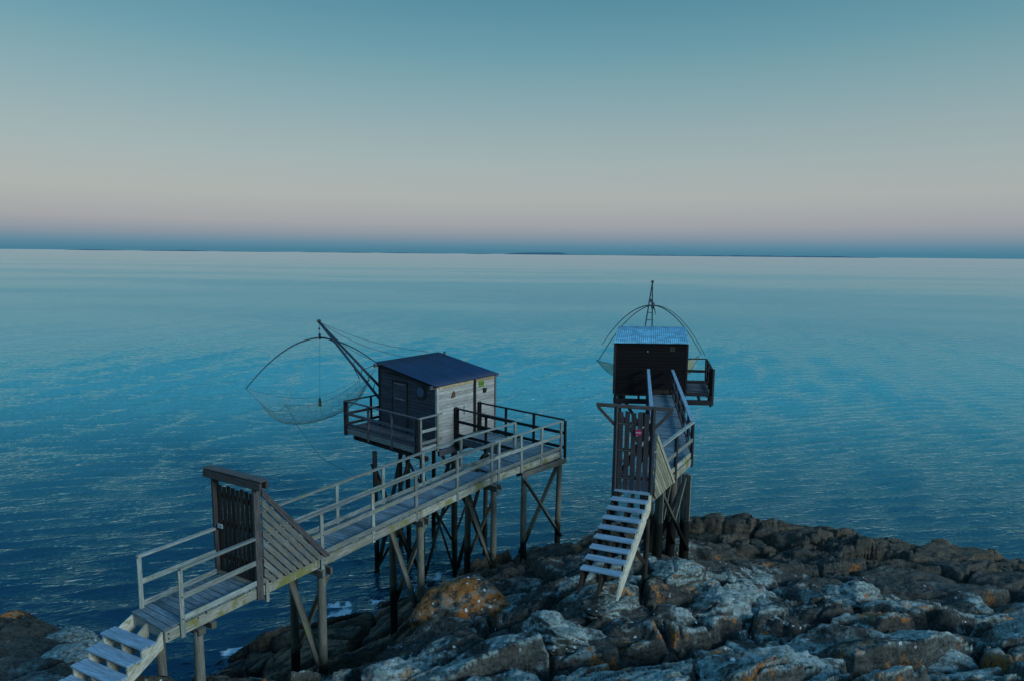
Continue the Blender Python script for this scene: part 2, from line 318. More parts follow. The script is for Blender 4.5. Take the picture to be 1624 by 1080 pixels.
TERR = [(-12.96,13.14,2.2),(-10.12,12.48,2.7),(-8.44,11.93,3.1),(-7.02,11.22,3.6),(-6.61,11.54,3.5),(-5.97,11.44,3.5),(-6.37,12.97,2.4),(-5.92,14.14,1.6),(-5.03,14.3,1.5),(-4.17,13.89,1.9),(-3.25,12.81,2.6),(-2.23,11.61,3.4),(-0.96,10.76,4.0),(0.06,10.34,4.3),(0.98,10.2,4.4),(1.98,9.93,4.6),(2.91,9.65,4.8),(3.73,9.23,5.1),(5.47,8.97,5.3),(7.4,8.85,5.4),(9.06,8.88,5.4),(-13.68,16.69,1.9),(-12.56,16.55,1.9),(-11.41,16.32,1.9),(-10.2,15.22,2.1),(-10.43,13.62,2.5),(-11.88,14.39,2.3),(-9.29,13.79,2.4),(-8.71,13.0,2.6),(-16.05,17.42,1.5),(-7.83,16.5,0.3),(-7.17,17.21,0.4),(-6.57,17.04,0.7),(-6.01,18.0,0.5),(-5.22,19.21,0.3),(-4.06,19.25,0.5),(-3.37,19.82,0.4),(-2.69,20.82,0.3),(-4.31,17.06,0.9),(-4.99,15.87,1.1),(-3.12,16.48,1.0),(-3.77,17.87,0.8),(-2.32,16.59,2.0),(-2.47,20.67,0.6),(-2.88,16.9,1.2),(-2.29,13.37,2.6),(-1.68,12.9,3.2),(-1.53,14.02,3.1),(-1.88,15.72,2.6),(-1.93,17.64,2.0),(-1.28,18.59,1.9),(-0.47,18.88,2.2),(0.21,18.41,2.3),(-0.75,15.39,2.8),(0.33,14.69,3.2),(0.3,12.97,3.6),(1.16,12.27,3.9),(-0.56,11.62,3.9),(0.83,11.14,4.1),(1.0,19.45,2.0),(1.57,17.06,2.8),(1.54,21.7,1.6),(0.69,22.05,1.2),(2.2,21.68,1.5),(1.76,22.29,1.5),(2.19,18.02,2.8),(2.2,13.05,4.42),(2.42,13.55,4.3),(1.83,13.72,4.2),(1.56,13.81,4.15),(2.13,14.94,3.8),(2.55,13.13,4.1),(3.19,15.05,3.9),(4.1,17.37,3.5),(3.88,16.0,3.7),(4.72,17.33,3.1),(2.35,11.96,4.1),(2.82,18.65,2.8),(3.28,25.11,0.6),(4.81,25.29,0.8),(6.0,25.01,0.8),(2.87,24.73,0.5),(6.87,24.98,0.9),(7.74,25.0,0.9),(8.56,24.2,1.6),(9.41,24.22,1.6),(10.31,24.6,1.2),(11.22,24.43,1.1),(12.29,24.1,1.0),(13.33,23.79,0.9),(13.78,23.91,0.6),(15.15,23.99,0.5),(16.32,23.59,0.6),(17.53,23.3,0.6),(18.65,22.81,0.6),(20.32,22.71,0.5),(23.32,22.29,0.5),(6.72,21.6,1.7),(8.03,21.66,1.8),(9.45,21.44,1.8),(9.99,20.3,2.0),(6.26,18.31,2.8),(4.83,16.49,3.3),(4.18,14.14,3.7),(3.67,14.42,3.7),(5.31,15.43,3.5),(6.32,16.92,3.1),(7.76,18.35,2.6),(3.48,12.53,3.9),(4.26,12.61,4.0),(5.21,14.26,3.8),(6.79,15.22,3.3),(9.91,18.21,2.5),(11.69,19.06,2.3),(12.97,18.68,2.3),(10.76,16.36,2.9),(8.15,13.59,3.9),(7.02,13.26,4.0),(6.45,13.44,3.6),(5.28,12.56,3.9),(6.68,12.09,4.2),(7.92,12.11,4.2),(10.33,14.06,3.2),(13.65,16.65,2.6),(16.27,19.93,1.5),(14.94,20.35,1.6),(10.46,12.65,3.9),(8.48,11.02,4.5),(5.36,10.63,4.6),(3.87,10.12,4.8),(7.11,10.81,4.5),(16.42,16.38,2.6),(11.9,11.75,4.2),(7.14,26.0,-0.9),(7.86,28.6,-2.5),(8.39,26.28,-0.9),(9.22,28.88,-2.5),(9.62,27.23,-0.9),(10.54,29.83,-2.5),(10.58,27.25,-0.9),(11.59,29.85,-2.5),(11.27,26.61,-0.9),(12.37,29.21,-2.5),(12.17,26.25,-0.9),(13.38,28.85,-2.5),(13.06,25.65,-0.9),(14.39,28.25,-2.5),(14.05,25.09,-0.9),(15.5,27.69,-2.5),(14.31,24.64,-0.9),(15.81,27.24,-2.5),(15.36,24.34,-0.9),(17.0,26.94,-2.5),(16.7,24.15,-0.9),(18.49,26.75,-2.5),(17.94,23.86,-0.9),(19.9,26.46,-2.5),(19.1,23.38,-0.9),(21.23,25.98,-2.5),(20.66,23.12,-0.9),(22.99,25.72,-2.5),(23.73,22.7,-0.9),(26.45,25.3,-2.5),(4.98,26.2,-0.9),(5.47,28.8,-2.5),(3.34,25.61,-0.9),(3.68,28.21,-2.5),(6.13,26.1,-0.9),(6.74,28.7,-2.5),(1.6,22.51,-0.6),(0.74,23.79,-0.6),(0.15,23.39,-0.6),(-14.34,17.49,-0.3),(-15.66,19.09,-2.0),(-13.14,17.3,-0.3),(-14.35,18.9,-2.0),(-11.84,16.92,-0.3),(-12.96,18.52,-2.0),(-10.98,16.36,-0.3),(-12.05,17.96,-2.0),(-10.17,15.46,-0.3),(-11.23,17.06,-2.0),(-16.51,17.94,-0.3),(-17.98,19.54,-2.0),(-19.52,18.23,-0.3),(-21.23,19.83,-2.0),(-7.96,13.42,-0.2),(-8.61,14.52,-1.2),(-7.45,13.52,-0.2),(-8.06,14.62,-1.2),(-6.86,13.44,-0.2),(-7.42,14.54,-1.2),(-6.45,13.28,-0.2),(-6.98,14.38,-1.2),(-8.43,17.78,-0.5),(-9.52,20.08,-2.2),(-7.8,18.75,-0.5),(-8.76,21.05,-2.2),(-7.05,19.35,-0.5),(-7.89,21.65,-2.2),(-5.63,20.75,-0.5),(-6.26,23.05,-2.2),(-4.47,21.24,-0.5),(-4.96,23.54,-2.2),(-3.68,21.66,-0.5),(-4.07,23.96,-2.2),(-2.9,22.46,-0.5),(-3.2,24.76,-2.2),(-2.06,23.12,-0.5),(-2.26,25.42,-2.2),(-0.92,23.87,-0.5),(-1.01,26.17,-2.2),(0.03,24.3,-0.5),(0.04,26.6,-2.2),(-8.0,5.5,4.6),(-6.4,2.5,7.6),(-6.4,-1.0,9.6),(-5.0,5.5,4.6),(-4.0,2.5,7.6),(-4.0,-1.0,9.6),(-2.0,5.5,5.6),(-1.6,2.5,7.6),(-1.6,-1.0,9.6),(1.0,5.5,5.6),(0.8,2.5,7.6),(0.8,-1.0,9.6),(4.0,5.5,5.6),(3.2,2.5,7.6),(3.2,-1.0,9.6),(7.0,5.5,5.6),(5.6000000000000005,2.5,7.6),(5.6000000000000005,-1.0,9.6),(10.0,5.5,5.6),(8.0,2.5,7.6),(8.0,-1.0,9.6),(-30.0,38.0,-4.0),(-22.0,38.0,-4.0),(-14.0,38.0,-4.0),(-6.0,38.0,-4.0),(2.0,38.0,-4.0),(10.0,38.0,-4.0),(18.0,38.0,-4.0),(26.0,38.0,-4.0),(34.0,38.0,-4.0),(42.0,38.0,-4.0),(-20.0,14.0,-2.0),(-22.0,24.0,-4.0),(-14.0,18.0,-3.0),(-8.0,20.0,-3.0),(-14.0,28.0,-4.0),(-4.0,27.0,-3.0),(2.0,28.0,-3.0),(-20.0,8.0,0.0),(30.0,24.0,-2.0),(26.0,14.0,4.0),(32.0,8.0,5.5)]
FOAM = [(-5.5, 20.35, 0.55), (-4.4, 20.6, 0.35), (-2.45, 22.4, 0.6), (-3.2, 21.4, 0.5), (15.7, 25.7, 0.45), (17.4, 25.5, 0.4), (1.78, 25.0, 0.4), (-1.2, 21.3, 0.4)]
def BOULDERS():
    boulder((-1.05, 15.00, 2.73), (1.29, 1.06, 1.06), 0.3, MORANGE, 'rounded boulder covered in orange and white lichen beside the left pier legs', 3)
    boulder((1.10, 12.25, 3.80), (1.06, 0.58, 0.58), -0.25, MPALE, 'pale grey lichened boulder with a blunt right end below the foot of the right stairs', 8)
    boulder((-2.00, 11.30, 3.33), (1.12, 0.78, 0.62), 0.35, MPALE, 'flat pale grey slab at the bottom edge of the picture left of centre', 12)
    boulder((6.75, 11.20, 3.93), (2.07, 0.84, 0.81), -0.22, MPALE, 'long pale slab of rock stretched across the lower right of the shore', 17)
    boulder((4.10, 9.90, 4.43), (1.40, 0.90, 0.81), 0.1, MPALE, 'broad grey green slab with an orange left shoulder at the bottom right of centre', 21)
    boulder((4.70, 13.60, 3.53), (0.95, 0.84, 0.78), 0.5, MPALE, 'steep boulder with a white lichened left face right of the gully', 26)
    boulder((1.30, 20.20, 1.33), (1.29, 0.95, 0.84), 0.1, MROCK, 'dark brown rock under the far legs of the left pier', 31)
    boulder((8.75, 23.50, 1.13), (0.62, 0.56, 0.81), 0.2, MROCK, 'squarish brown rock standing highest on the far shoreline', 36)
    boulder((7.30, 24.20, 0.73), (0.84, 0.67, 0.62), 0.6, MROCK, 'low brown rock at the shoreline beside the tarred pier legs', 37)
    boulder((10.30, 23.40, 1.03), (1.18, 0.69, 0.67), -0.15, MROCK, 'brown rock with a flat dark top on the far shoreline', 38)
    boulder((12.30, 23.20, 0.83), (1.23, 0.67, 0.56), -0.3, MROCK, 'low sloping brown rock at the right end of the rocky shoreline ridge', 39)
    boulder((-12.9, 16.0, 1.85), (0.42, 0.4, 0.34), 0, MORANGE, 'small ochre topped rock on the left edge of the shore', 41)
    boulder((-11.2, 15.2, 1.65), (1.1, 0.6, 0.45), 0.5, MPALE, 'dark layered rock with pale crust left of the short stairs', 42)
    boulder((-10.0, 13.9, 2.05), (0.9, 0.6, 0.4), 0.6, MPALE, 'speckled dark rock beside the lowest plank steps', 43)
    boulder((3.25, 12.90, 3.73), (0.62, 0.90, 0.62), 0.35, MPALE, 'narrow lichen spotted boulder between the right stairs and the dark gully', 44)
    boulder((7.90, 14.50, 3.38), (1.01, 0.67, 0.56), 0.1, MROCK, 'rounded grey rock in the middle of the right hand shore', 47)
    boulder((9.20, 16.00, 2.78), (0.90, 0.62, 0.56), 0.4, MROCK, 'grey knob of rock behind the long pale slab', 48)
    boulder((10.20, 11.60, 4.08), (1.46, 0.90, 0.67), 0.15, MPALE, 'pale wedge of rock at the right edge of the picture', 52)
    boulder((2.05, 13.2, 4.0), (0.85, 0.55, 0.36), 0.4, MPALE, 'smooth greenish ledge of rock under the foot of the right stairs', 61)
    boulder((4.0, 15.2, 3.75), (0.8, 0.6, 0.45), 0.5, MPALE, 'pale green grey rock around the single post behind the right stairs', 63)
    boulder((9.75, 22.7, 1.15), (1.25, 0.6, 0.62), -0.2, MROCK, 'long brown rock just right of the squarish shoreline rock', 71)
    boulder((11.4, 22.6, 1.2), (0.9, 0.6, 0.5), 0.3, MROCK, 'brown hump of rock in front of the shoreline ridge at right', 73)

# ------------------------------------------------------------------ the rocky shore
TP = np.array(TERR)
_d = np.hypot(TP[:, None, 0]-TP[None, :, 0], TP[:, None, 1]-TP[None, :, 1]); _n = len(TP)
_A = np.zeros((_n+3, _n+3)); _A[:_n, :_n] = _d-0.35*np.eye(_n); _A[:_n, _n] = 1; _A[:_n, _n+1:] = TP[:, :2]; _A[_n:, :_n] = _A[:_n, _n:].T
_w = np.linalg.solve(_A, np.concatenate([TP[:, 2], [0, 0, 0]]))
def base_h(x, y):
    r = _w[_n]+_w[_n+1]*x+_w[_n+2]*y
    for i in range(_n): r = r+_w[i]*np.hypot(x-TP[i, 0], y-TP[i, 1])
    return r
def terrain(x, y, fine=True):
    h = base_h(x, y)
    wx = x+0.55*fbm(x*0.7, y*0.7, 3, 5, 0.42); wy = y+0.55*fbm(x*0.7+31, y*0.7+7, 3, 9, 0.42)
    a = 0.35                                                  # strike of the beds
    u = (math.cos(a)*wx+math.sin(a)*wy); v = (-math.sin(a)*wx+math.cos(a)*wy)
    F1, F2, r1, r2, r3, dx, dy = worley(u/2.3, v/1.25, 3)
    e = np.clip((F2-F1)/0.15, 0, 1); e = e*e*(3-2*e)
    s = (r1-0.5)*0.36+((r2-0.5)*0.60*dx+(r3-0.60)*0.75*dy)-0.44*(1-e)-0.06*F1*F1
    F1, F2, r1, r2, r3, dx, dy = worley(u/0.80+7, v/0.42+3, 23)
    e2 = np.clip((F2-F1)/0.19, 0, 1); e2 = e2*e2*(3-2*e2); k2 = np.clip(0.42+2.2*vnoise(x*0.45, y*0.45, 77), 0.12, 1.1)
    s = s+k2*((r1-0.5)*0.20+(r2-0.5)*0.18*dx+(r3-0.6)*0.26*dy-0.19*(1-e2))
    if fine:
        F1, F2, r1, r2, r3, dx, dy = worley(u/0.27+7, v/0.13+3, 43)
        e3 = np.clip((F2-F1)/0.22, 0, 1); k3 = np.clip(0.4+2.5*vnoise(x*0.8+5, y*0.8, 87), 0.08, 1.0)
        s = s+k3*((r1-0.5)*0.035+(r3-0.5)*0.05*dy-0.02*(1-e3))
        s = s+0.15*fbm(u*1.0, v*2.0, 7, 60, 0.50)
        s = s-0.12*np.abs(fbm(u*1.2+9, v*3.6, 6, 70, 0.52))
    return h+s+0.04
az = np.radians(np.linspace(-58, 52, 1010)); rr = np.concatenate([np.linspace(1.0, 8.4, 45)[:-1], np.exp(np.linspace(math.log(8.4), math.log(32), 420))])
R_, A_ = np.meshgrid(rr, az, indexing='ij'); X, Y = R_*np.sin(A_), R_*np.cos(A_)
Z = terrain(X, Y); Z = np.where(R_ < 8.0, np.minimum(Z, 10.6-0.60*Y), Z)
me = gridmesh('rocky_shore', X, Y, np.maximum(Z, -5.0))

def rockmat(name, kind):
    m, nt, N, L, b = newmat(name)
    geo = N('ShaderNodeNewGeometry'); P = geo.outputs['Position']
    sx = N('ShaderNodeSeparateXYZ'); L(P, sx.inputs[0]); z = sx.outputs[2]
    sn = N('ShaderNodeSeparateXYZ'); L(geo.outputs['Normal'], sn.inputs[0]); nz = sn.outputs[2]
    big = noise(nt, P, 0.42, 4, 0.55); med = noise(nt, P, 2.3, 7, 0.65); fin = noise(nt, P, 14, 8, 0.7)
    st = noise(nt, vscale(nt, P, (1.0, 2.4, 6.0)), 2.0, 7, 0.65, 0.6)
    c = mix(nt, smooth(nt, st, 0.32, 0.68), (0.011, 0.010, 0.008), (0.066, 0.060, 0.048))
    c = mix(nt, smooth(nt, fin, 0.40, 0.66, 0, 0.7), c, (0.10, 0.11, 0.10))
    # grey-green crust of lichen over the upper rocks
    hh = mathn(nt, 'ADD', z, mathn(nt, 'MULTIPLY', mathn(nt, 'SUBTRACT', med, 0.5), 1.6))
    hi = smooth(nt, hh, 2.35, 3.5)
    cr = mathn(nt, 'ADD', mathn(nt, 'MULTIPLY', med, 0.55), mathn(nt, 'MULTIPLY', big, 0.75))
    cr = mathn(nt, 'ADD', cr, smooth(nt, z, 3.7, 4.9, 0.0, 0.055))
    lc = smooth(nt, cr, {'ground': 0.625, 'pale': 0.53, 'orange': 0.58}[kind], {'ground': 0.69, 'pale': 0.64, 'orange': 0.68}[kind])
    lc = mathn(nt, 'MULTIPLY', lc, smooth(nt, fin, 0.36, 0.56, 0.25, 1.0))
    lc = mathn(nt, 'MULTIPLY', lc, smooth(nt, nz, 0.30, 0.72, 0.12, 1.0))
    if kind == 'ground': lc = mathn(nt, 'MULTIPLY', lc, hi)
    c = mix(nt, mathn(nt, 'MULTIPLY', lc, 0.92), c, mix(nt, smooth(nt, st, 0.4, 0.6), (0.22, 0.28, 0.255), (0.42, 0.50, 0.47)))
    # white lichen discs
    vo = N('ShaderNodeTexVoronoi'); vo.inputs['Scale'].default_value = 7.5; vo.inputs['Randomness'].default_value = 1
    dn = N('ShaderNodeVectorMath'); dn.operation = 'ADD'; L(P, dn.inputs[0]); nn = N('ShaderNodeTexNoise'); nn.inputs['Scale'].default_value = 9; L(P, nn.inputs['Vector'])
    L(vscale(nt, nn.outputs['Color'], (0.09, 0.09, 0.09)), dn.inputs[1]); L(dn.outputs[0], vo.inputs['Vector'])
    vc = N('ShaderNodeSeparateColor'); L(vo.outputs['Color'], vc.inputs[0])
    rad = mathn(nt, 'MULTIPLY', mathn(nt, 'SUBTRACT', vc.outputs[0], 0.42), 0.62)
    dsc = smooth(nt, mathn(nt, 'SUBTRACT', rad, vo.outputs['Distance']), -0.015, 0.05)
    pat = smooth(nt, noise(nt, P, 0.9 if kind == 'ground' else 1.5, 3, 0.5), 0.52 if kind == 'ground' else 0.42, 0.60 if kind == 'ground' else 0.52)
    dsc = mathn(nt, 'MULTIPLY', mathn(nt, 'MULTIPLY', dsc, pat), smooth(nt, fin, 0.35, 0.5, 0.3, 1.0))
    if kind == 'ground': dsc = mathn(nt, 'MULTIPLY', dsc, hi)
    c = mix(nt, dsc, c, (0.66, 0.72, 0.72))
    # orange lichen
    on = noise(nt, P, 1.15, 6, 0.7)
    o0, o1 = {'ground': (0.58, 0.64), 'pale': (0.62, 0.70), 'orange': (0.46, 0.54)}[kind]
    oo = smooth(nt, on, o0, o1, 0, 0.9); oo = mathn(nt, 'MULTIPLY', oo, smooth(nt, fin, 0.38, 0.55, 0.1, 1))
    if kind == 'ground': oo = mathn(nt, 'MULTIPLY', oo, smooth(nt, hh, 2.2, 2.9))
    oo = mathn(nt, 'MULTIPLY', oo, mathn(nt, 'SUBTRACT', 1.0, dsc))
    c = mix(nt, oo, c, (0.40, 0.135, 0.012))
    # moss in damp seams
    mo = smooth(nt, noise(nt, P, 1.7, 6, 0.75, 0.4), 0.66, 0.72, 0, 0.7)
    c = mix(nt, mathn(nt, 'MULTIPLY', mo, hi), c, (0.055, 0.09, 0.02))
    # brown weed-stained band below, black at the waterline
    low = smooth(nt, hh, 2.5, 1.4) if kind == 'ground' else smooth(nt, hh, 1.6, 0.8)
    c = mix(nt, mathn(nt, 'MULTIPLY', low, 0.85), c, mix(nt, smooth(nt, st, 0.35, 0.65), (0.030, 0.022, 0.013), (0.125, 0.088, 0.048)))
    wet = smooth(nt, hh, 0.75, 0.15)
    c = mix(nt, wet, c, (0.012, 0.011, 0.009))
    L(c, b.inputs['Base Color'])
    rg = mix(nt, low, (0.9, 0.9, 0.9), (0.55, 0.55, 0.55)); L(mix(nt, wet, rg, (0.22, 0.22, 0.22)), b.inputs['Roughness'])
    b.inputs['Specular IOR Level'].default_value = 0.3
    n1 = bump(nt, med, None, 0.8, 0.14); n2 = bump(nt, fin, None, 0.9, 0.035, n1)
    f2 = noise(nt, P, 55, 5, 0.7); bump(nt, f2, b, 0.6, 0.010, n2)
    return m
MROCK = rockmat('shore_rock', 'ground'); MPALE = rockmat('lichen_grey_rock', 'pale'); MORANGE = rockmat('orange_lichen_rock', 'orange')
tag(put('rocky_shore', me, mat=MROCK), kind='structure')

def boulder(px, size, rotz, mat, label, seed, cell=2.0, sink=0.25, name='boulder', group=None, tilt=(0, 0)):
    """a rounded, faulted block of rock: an icosphere cut flat by several planes, then roughened"""
    r = random.Random(seed); bm = bmesh.new(); bmesh.ops.create_icosphere(bm, subdivisions=5, radius=1)
    co = np.array([v.co[:] for v in bm.verts]); 
    for k in range(13):
        n = Vector((r.gauss(0, 1), r.gauss(0, 1), r.gauss(0.15, 0.9))).normalized(); d = r.uniform(0.58, 0.86)
        s = co@np.array(n[:])-d; co = co-np.where(s > 0, s*0.88, 0)[:, None]*np.array(n[:])
    nn = co/np.linalg.norm(co, axis=1)[:, None]
    q = co*np.array(size); p1 = q[:, 0]+0.37*q[:, 2]+seed; p2 = q[:, 1]+0.61*q[:, 2]-seed
    d = 0.16*fbm(p1*1.3, p2*1.3, 6, seed, 0.55)-0.10*np.abs(fbm(p1*2, (p2+q[:, 2]*2)*3.6, 4, seed+9, 0.6))
    F1, F2, *_ = worley(p1*cell, p2*cell*1.5+q[:, 2], seed); e = np.clip((F2-F1)/0.12, 0, 1); d = d-0.07*(1-e)
    q = q+nn*d[:, None]
    for v, c_ in zip(bm.verts, q): v.co = c_
    for f in bm.faces: f.smooth = True
    me = bpy.data.meshes.new(name); bm.to_mesh(me); bm.free(); me.materials.append(mat)
    M = Matrix.Translation(Vector(px)) @ Matrix.Rotation(rotz, 4, 'Z') @ Matrix.Rotation(tilt[0], 4, 'X') @ Matrix.Rotation(tilt[1], 4, 'Y')
    return tag(put(name, me, None, M), label, 'rock', group)
BOULDERS()

# ------------------------------------------------------------------ sea
WV = []
for k in range(16): lam = rng.uniform(0.50, 1.35); WV.append((lam, rng.normal(0.24, 0.13), 0.0290*lam*rng.uniform(0.6, 1.2), rng.uniform(0, 6.28)))       # wind ripples, long crested
for k in range(20): lam = rng.uniform(0.26, 0.5); WV.append((lam, rng.normal(0.20, 0.40), 0.0105*lam*rng.uniform(0.5, 1.2), rng.uniform(0, 6.28)))
for k in range(8): lam = rng.uniform(1.2, 3.2); WV.append((lam, rng.normal(0.3, 0.22), 0.0080*rng.uniform(0.6, 1.2), rng.uniform(0, 6.28)))
azw = np.radians(np.linspace(-47, 47, 900)); rw = np.exp(np.linspace(math.log(9.5), math.log(300), 900))
R_, A_ = np.meshgrid(rw, azw, indexing='ij'); X, Y = R_*np.sin(A_), R_*np.cos(A_); Z = np.zeros_like(X); DX = Z.copy(); DY = Z.copy()
step = R_*math.log(300/9.5)/900
gust = np.clip(1.0+1.3*fbm(X*0.022, Y*0.035, 3, 90), 0.35, 1.7)
wxx = X+0.5*fbm(X*0.25, Y*0.25, 2, 95); wyy = Y+0.5*fbm(X*0.25+50, Y*0.25, 2, 96)
for lam, th, a, ph in WV:
    kx, ky = math.sin(th), -math.cos(th); ph_ = (kx*wxx+ky*wyy)*2*math.pi/lam+ph
    f = np.clip(lam/(2.2*step)-1, 0, 1)*np.clip(1.2-R_/110, 0.35, 1)*(gust if lam < 2.5 else 1); sn = np.sin(ph_)
    Z += a*f*np.cos(ph_); DX -= 0.8*a*f*kx*sn; DY -= 0.8*a*f*ky*sn
near = R_ < 34; TH = np.full(X.shape, -4.0); TH[near] = terrain(X[near], Y[near], False)
sh = np.clip((-TH)/0.5, 0.35, 1); Z *= sh
fo = 0.9*np.clip(1-np.abs(TH+0.10)/0.50, 0, 1)*np.clip(0.15+2.6*fbm(X*0.9, Y*0.9, 4, 120, 0.6), 0, 1)
# a few places where the swell breaks
for bx, by, br in FOAM: fo = np.maximum(fo, np.clip(1.25-np.hypot((X-bx)/br/1.6, (Y-by)/br), 0, 1)*np.clip(0.55+1.6*fbm(X*2.6, Y*2.6, 4, 130, 0.65), 0, 1))
Xa, Ya = X+DX, Y+DY
far = np.exp(np.linspace(math.log(302), math.log(38000), 70)); RF, AF = np.meshgrid(far, azw, indexing='ij')
Xa = np.concatenate([Xa, RF*np.sin(AF)]); Ya = np.concatenate([Ya, RF*np.cos(AF)]); Z = np.concatenate([Z, RF*0]); fo = np.concatenate([fo, RF*0])
me = gridmesh('sea', Xa, Ya, Z); at = me.attributes.new('foam', 'FLOAT', 'POINT'); at.data.foreach_set('value', fo.ravel().astype(np.float32))
m, nt, N, L, b = newmat('sea_water')
geo = N('ShaderNodeNewGeometry'); P = geo.outputs['Position']; cdn = N('ShaderNodeCameraData')
atn = N('ShaderNodeAttribute'); atn.attribute_name = 'foam'
fn = noise(nt, P, 7, 7, 0.75); fn2 = noise(nt, vscale(nt, P, (1, 1.6, 1)), 3.2, 8, 0.8, 1.2); ff = smooth(nt, mathn(nt, 'MULTIPLY', atn.outputs['Fac'], mathn(nt, 'MULTIPLY', mathn(nt, 'ADD', fn, 0.35), mathn(nt, 'ADD', fn2, 0.35))), 0.36, 0.60)
tone = smooth(nt, noise(nt, vscale(nt, P, (0.012, 0.03, 1)), 1.0, 3, 0.5), 0.35, 0.65)
sep_ = N('ShaderNodeSeparateXYZ'); L(P, sep_.inputs[0]); c = mix(nt, tone, (0.070, 0.320, 0.350), (0.085, 0.350, 0.375))
c = mix(nt, smooth(nt, sep_.outputs[1], 14, 62), (0.0006, 0.015, 0.046), c)     # dark over the near shallows, bright far off: reflected light put into the colour
b.inputs['Specular Tint'].default_value = (0.62, 0.92, 1.0, 1); L(mix(nt, ff, c, (0.62, 0.70, 0.74)), b.inputs['Base Color'])
b.inputs['IOR'].default_value = 1.36; b.inputs['Specular IOR Level'].default_value = 0.5
L(mix(nt, ff, (0.06, 0.06, 0.06), (0.7, 0.7, 0.7)), b.inputs['Roughness'])
# wavelets too fine or too far for the mesh: they flatten out with distance from the shore, where the sea lies calm
sp2 = N('ShaderNodeSeparateXYZ'); L(P, sp2.inputs[0])
dist = N('ShaderNodeVectorMath'); dist.operation = 'LENGTH'; L(P, dist.inputs[0])
calm = smooth(nt, noise(nt, vscale(nt, P, (0.0022, 0.0075, 1)), 1.0, 4, 0.6), 0.40, 0.60)
vr = N('ShaderNodeVectorRotate'); vr.rotation_type = 'Z_AXIS'; vr.inputs['Angle'].default_value = -0.26; L(P, vr.inputs['Vector']); PR = vr.outputs[0]
b1 = noise(nt, vscale(nt, PR, (0.8, 2.8, 1)), 2.1, 2.5, 0.55, 0.5)
b2 = noise(nt, vscale(nt, PR, (0.16, 0.75, 1)), 1.5, 5, 0.62, 0.4)
fd = smooth(nt, dist.outputs['Value'], 35, 140, 1.0, 0.22)
bn = N('ShaderNodeBump'); bn.inputs['Distance'].default_value = 0.17; L(b1, bn.inputs['Height']); L(mathn(nt, 'MULTIPLY', fd, smooth(nt, calm, 0, 1, 0.6, 1.0)), bn.inputs['Strength'])
bn2 = N('ShaderNodeBump'); bn2.inputs['Distance'].default_value = 0.9; L(b2, bn2.inputs['Height']); L(mathn(nt, 'MULTIPLY', smooth(nt, dist.outputs['Value'], 250, 700, 0.22, 0.03), smooth(nt, calm, 0, 1, 0.35, 1.0)), bn2.inputs['Strength']); L(bn.outputs[0], bn2.inputs['Normal'])
L(bn2.outputs[0], b.inputs['Normal'])
# body of the water plus a cool-tinted mirror whose strength follows Fresnel's law
gl = N('ShaderNodeBsdfGlossy'); gl.inputs['Color'].default_value = (0.60, 0.97, 1.0, 1); L(smooth(nt, dist.outputs['Value'], 40, 260, 0.05, 0.13), gl.inputs['Roughness']); L(bn2.outputs[0], gl.inputs['Normal'])
fr = N('ShaderNodeFresnel'); fr.inputs['IOR'].default_value = 1.6; L(bn2.outputs[0], fr.inputs['Normal'])
b.inputs['Specular IOR Level'].default_value = 0.0
L(mix(nt, smooth(nt, fr.outputs[0], 0.60, 0.95), (0.54, 0.96, 1.0), (0.90, 0.99, 1.0)), gl.inputs['Color'])
ms = N('ShaderNodeMixShader'); L(mathn(nt, 'MULTIPLY', fr.outputs[0], mathn(nt, 'SUBTRACT', 1.0, ff)), ms.inputs[0]); L(b.outputs[0], ms.inputs[1]); L(gl.outputs[0], ms.inputs[2])
mo_ = [n for n in nt.nodes if n.type == 'OUTPUT_MATERIAL'][0]; L(ms.outputs[0], mo_.inputs['Surface'])
tag(put('sea', me, mat=m), kind='structure')

# ------------------------------------------------------------------ low land on the horizon
m, nt, N, L, b = newmat('far_coast'); b.inputs['Base Color'].default_value = (0.05, 0.14, 0.19, 1); b.inputs['Roughness'].default_value = 1
def coast(x0, x1, d, h, seed, name='distant_coast', wgt=None):
    n = 160; t = np.linspace(0, 1, n); xs = x0+(x1-x0)*t; env = np.sin(np.pi*t)**0.35
    pr = np.clip(h*env*(0.62+1.1*fbm(t*9, t*0+seed, 5, seed, 0.6)), 9, None)
    if wgt: pr *= np.clip(wgt(t), 0.12, 1)
    prof = [0, 0.55, 1.0, 0.9, 0.0]; ys = [0, 60, 160, 500, 900]
    X = np.tile(xs, (5, 1)); Y = np.stack([d+y+0*xs for y in ys]); Z = np.stack([pr*p-1.5*(p == 0) for p in prof])
    o = put(name, gridmesh(name, X, Y, Z), mat=m); tag(o, kind='structure')
coast(-150, 7000, 12600, 52, 3, wgt=lambda t: np.where(t < 0.16, 1.0, 0.6+0.2*np.sin(t*23)))
coast(-8700, -4300, 12900, 34, 5, wgt=lambda t: 0.5+0.4*np.sin(t*17))
coast(-4300, -150, 13400, 30, 8, wgt=lambda t: 0.5+0.3*np.sin(t*31))

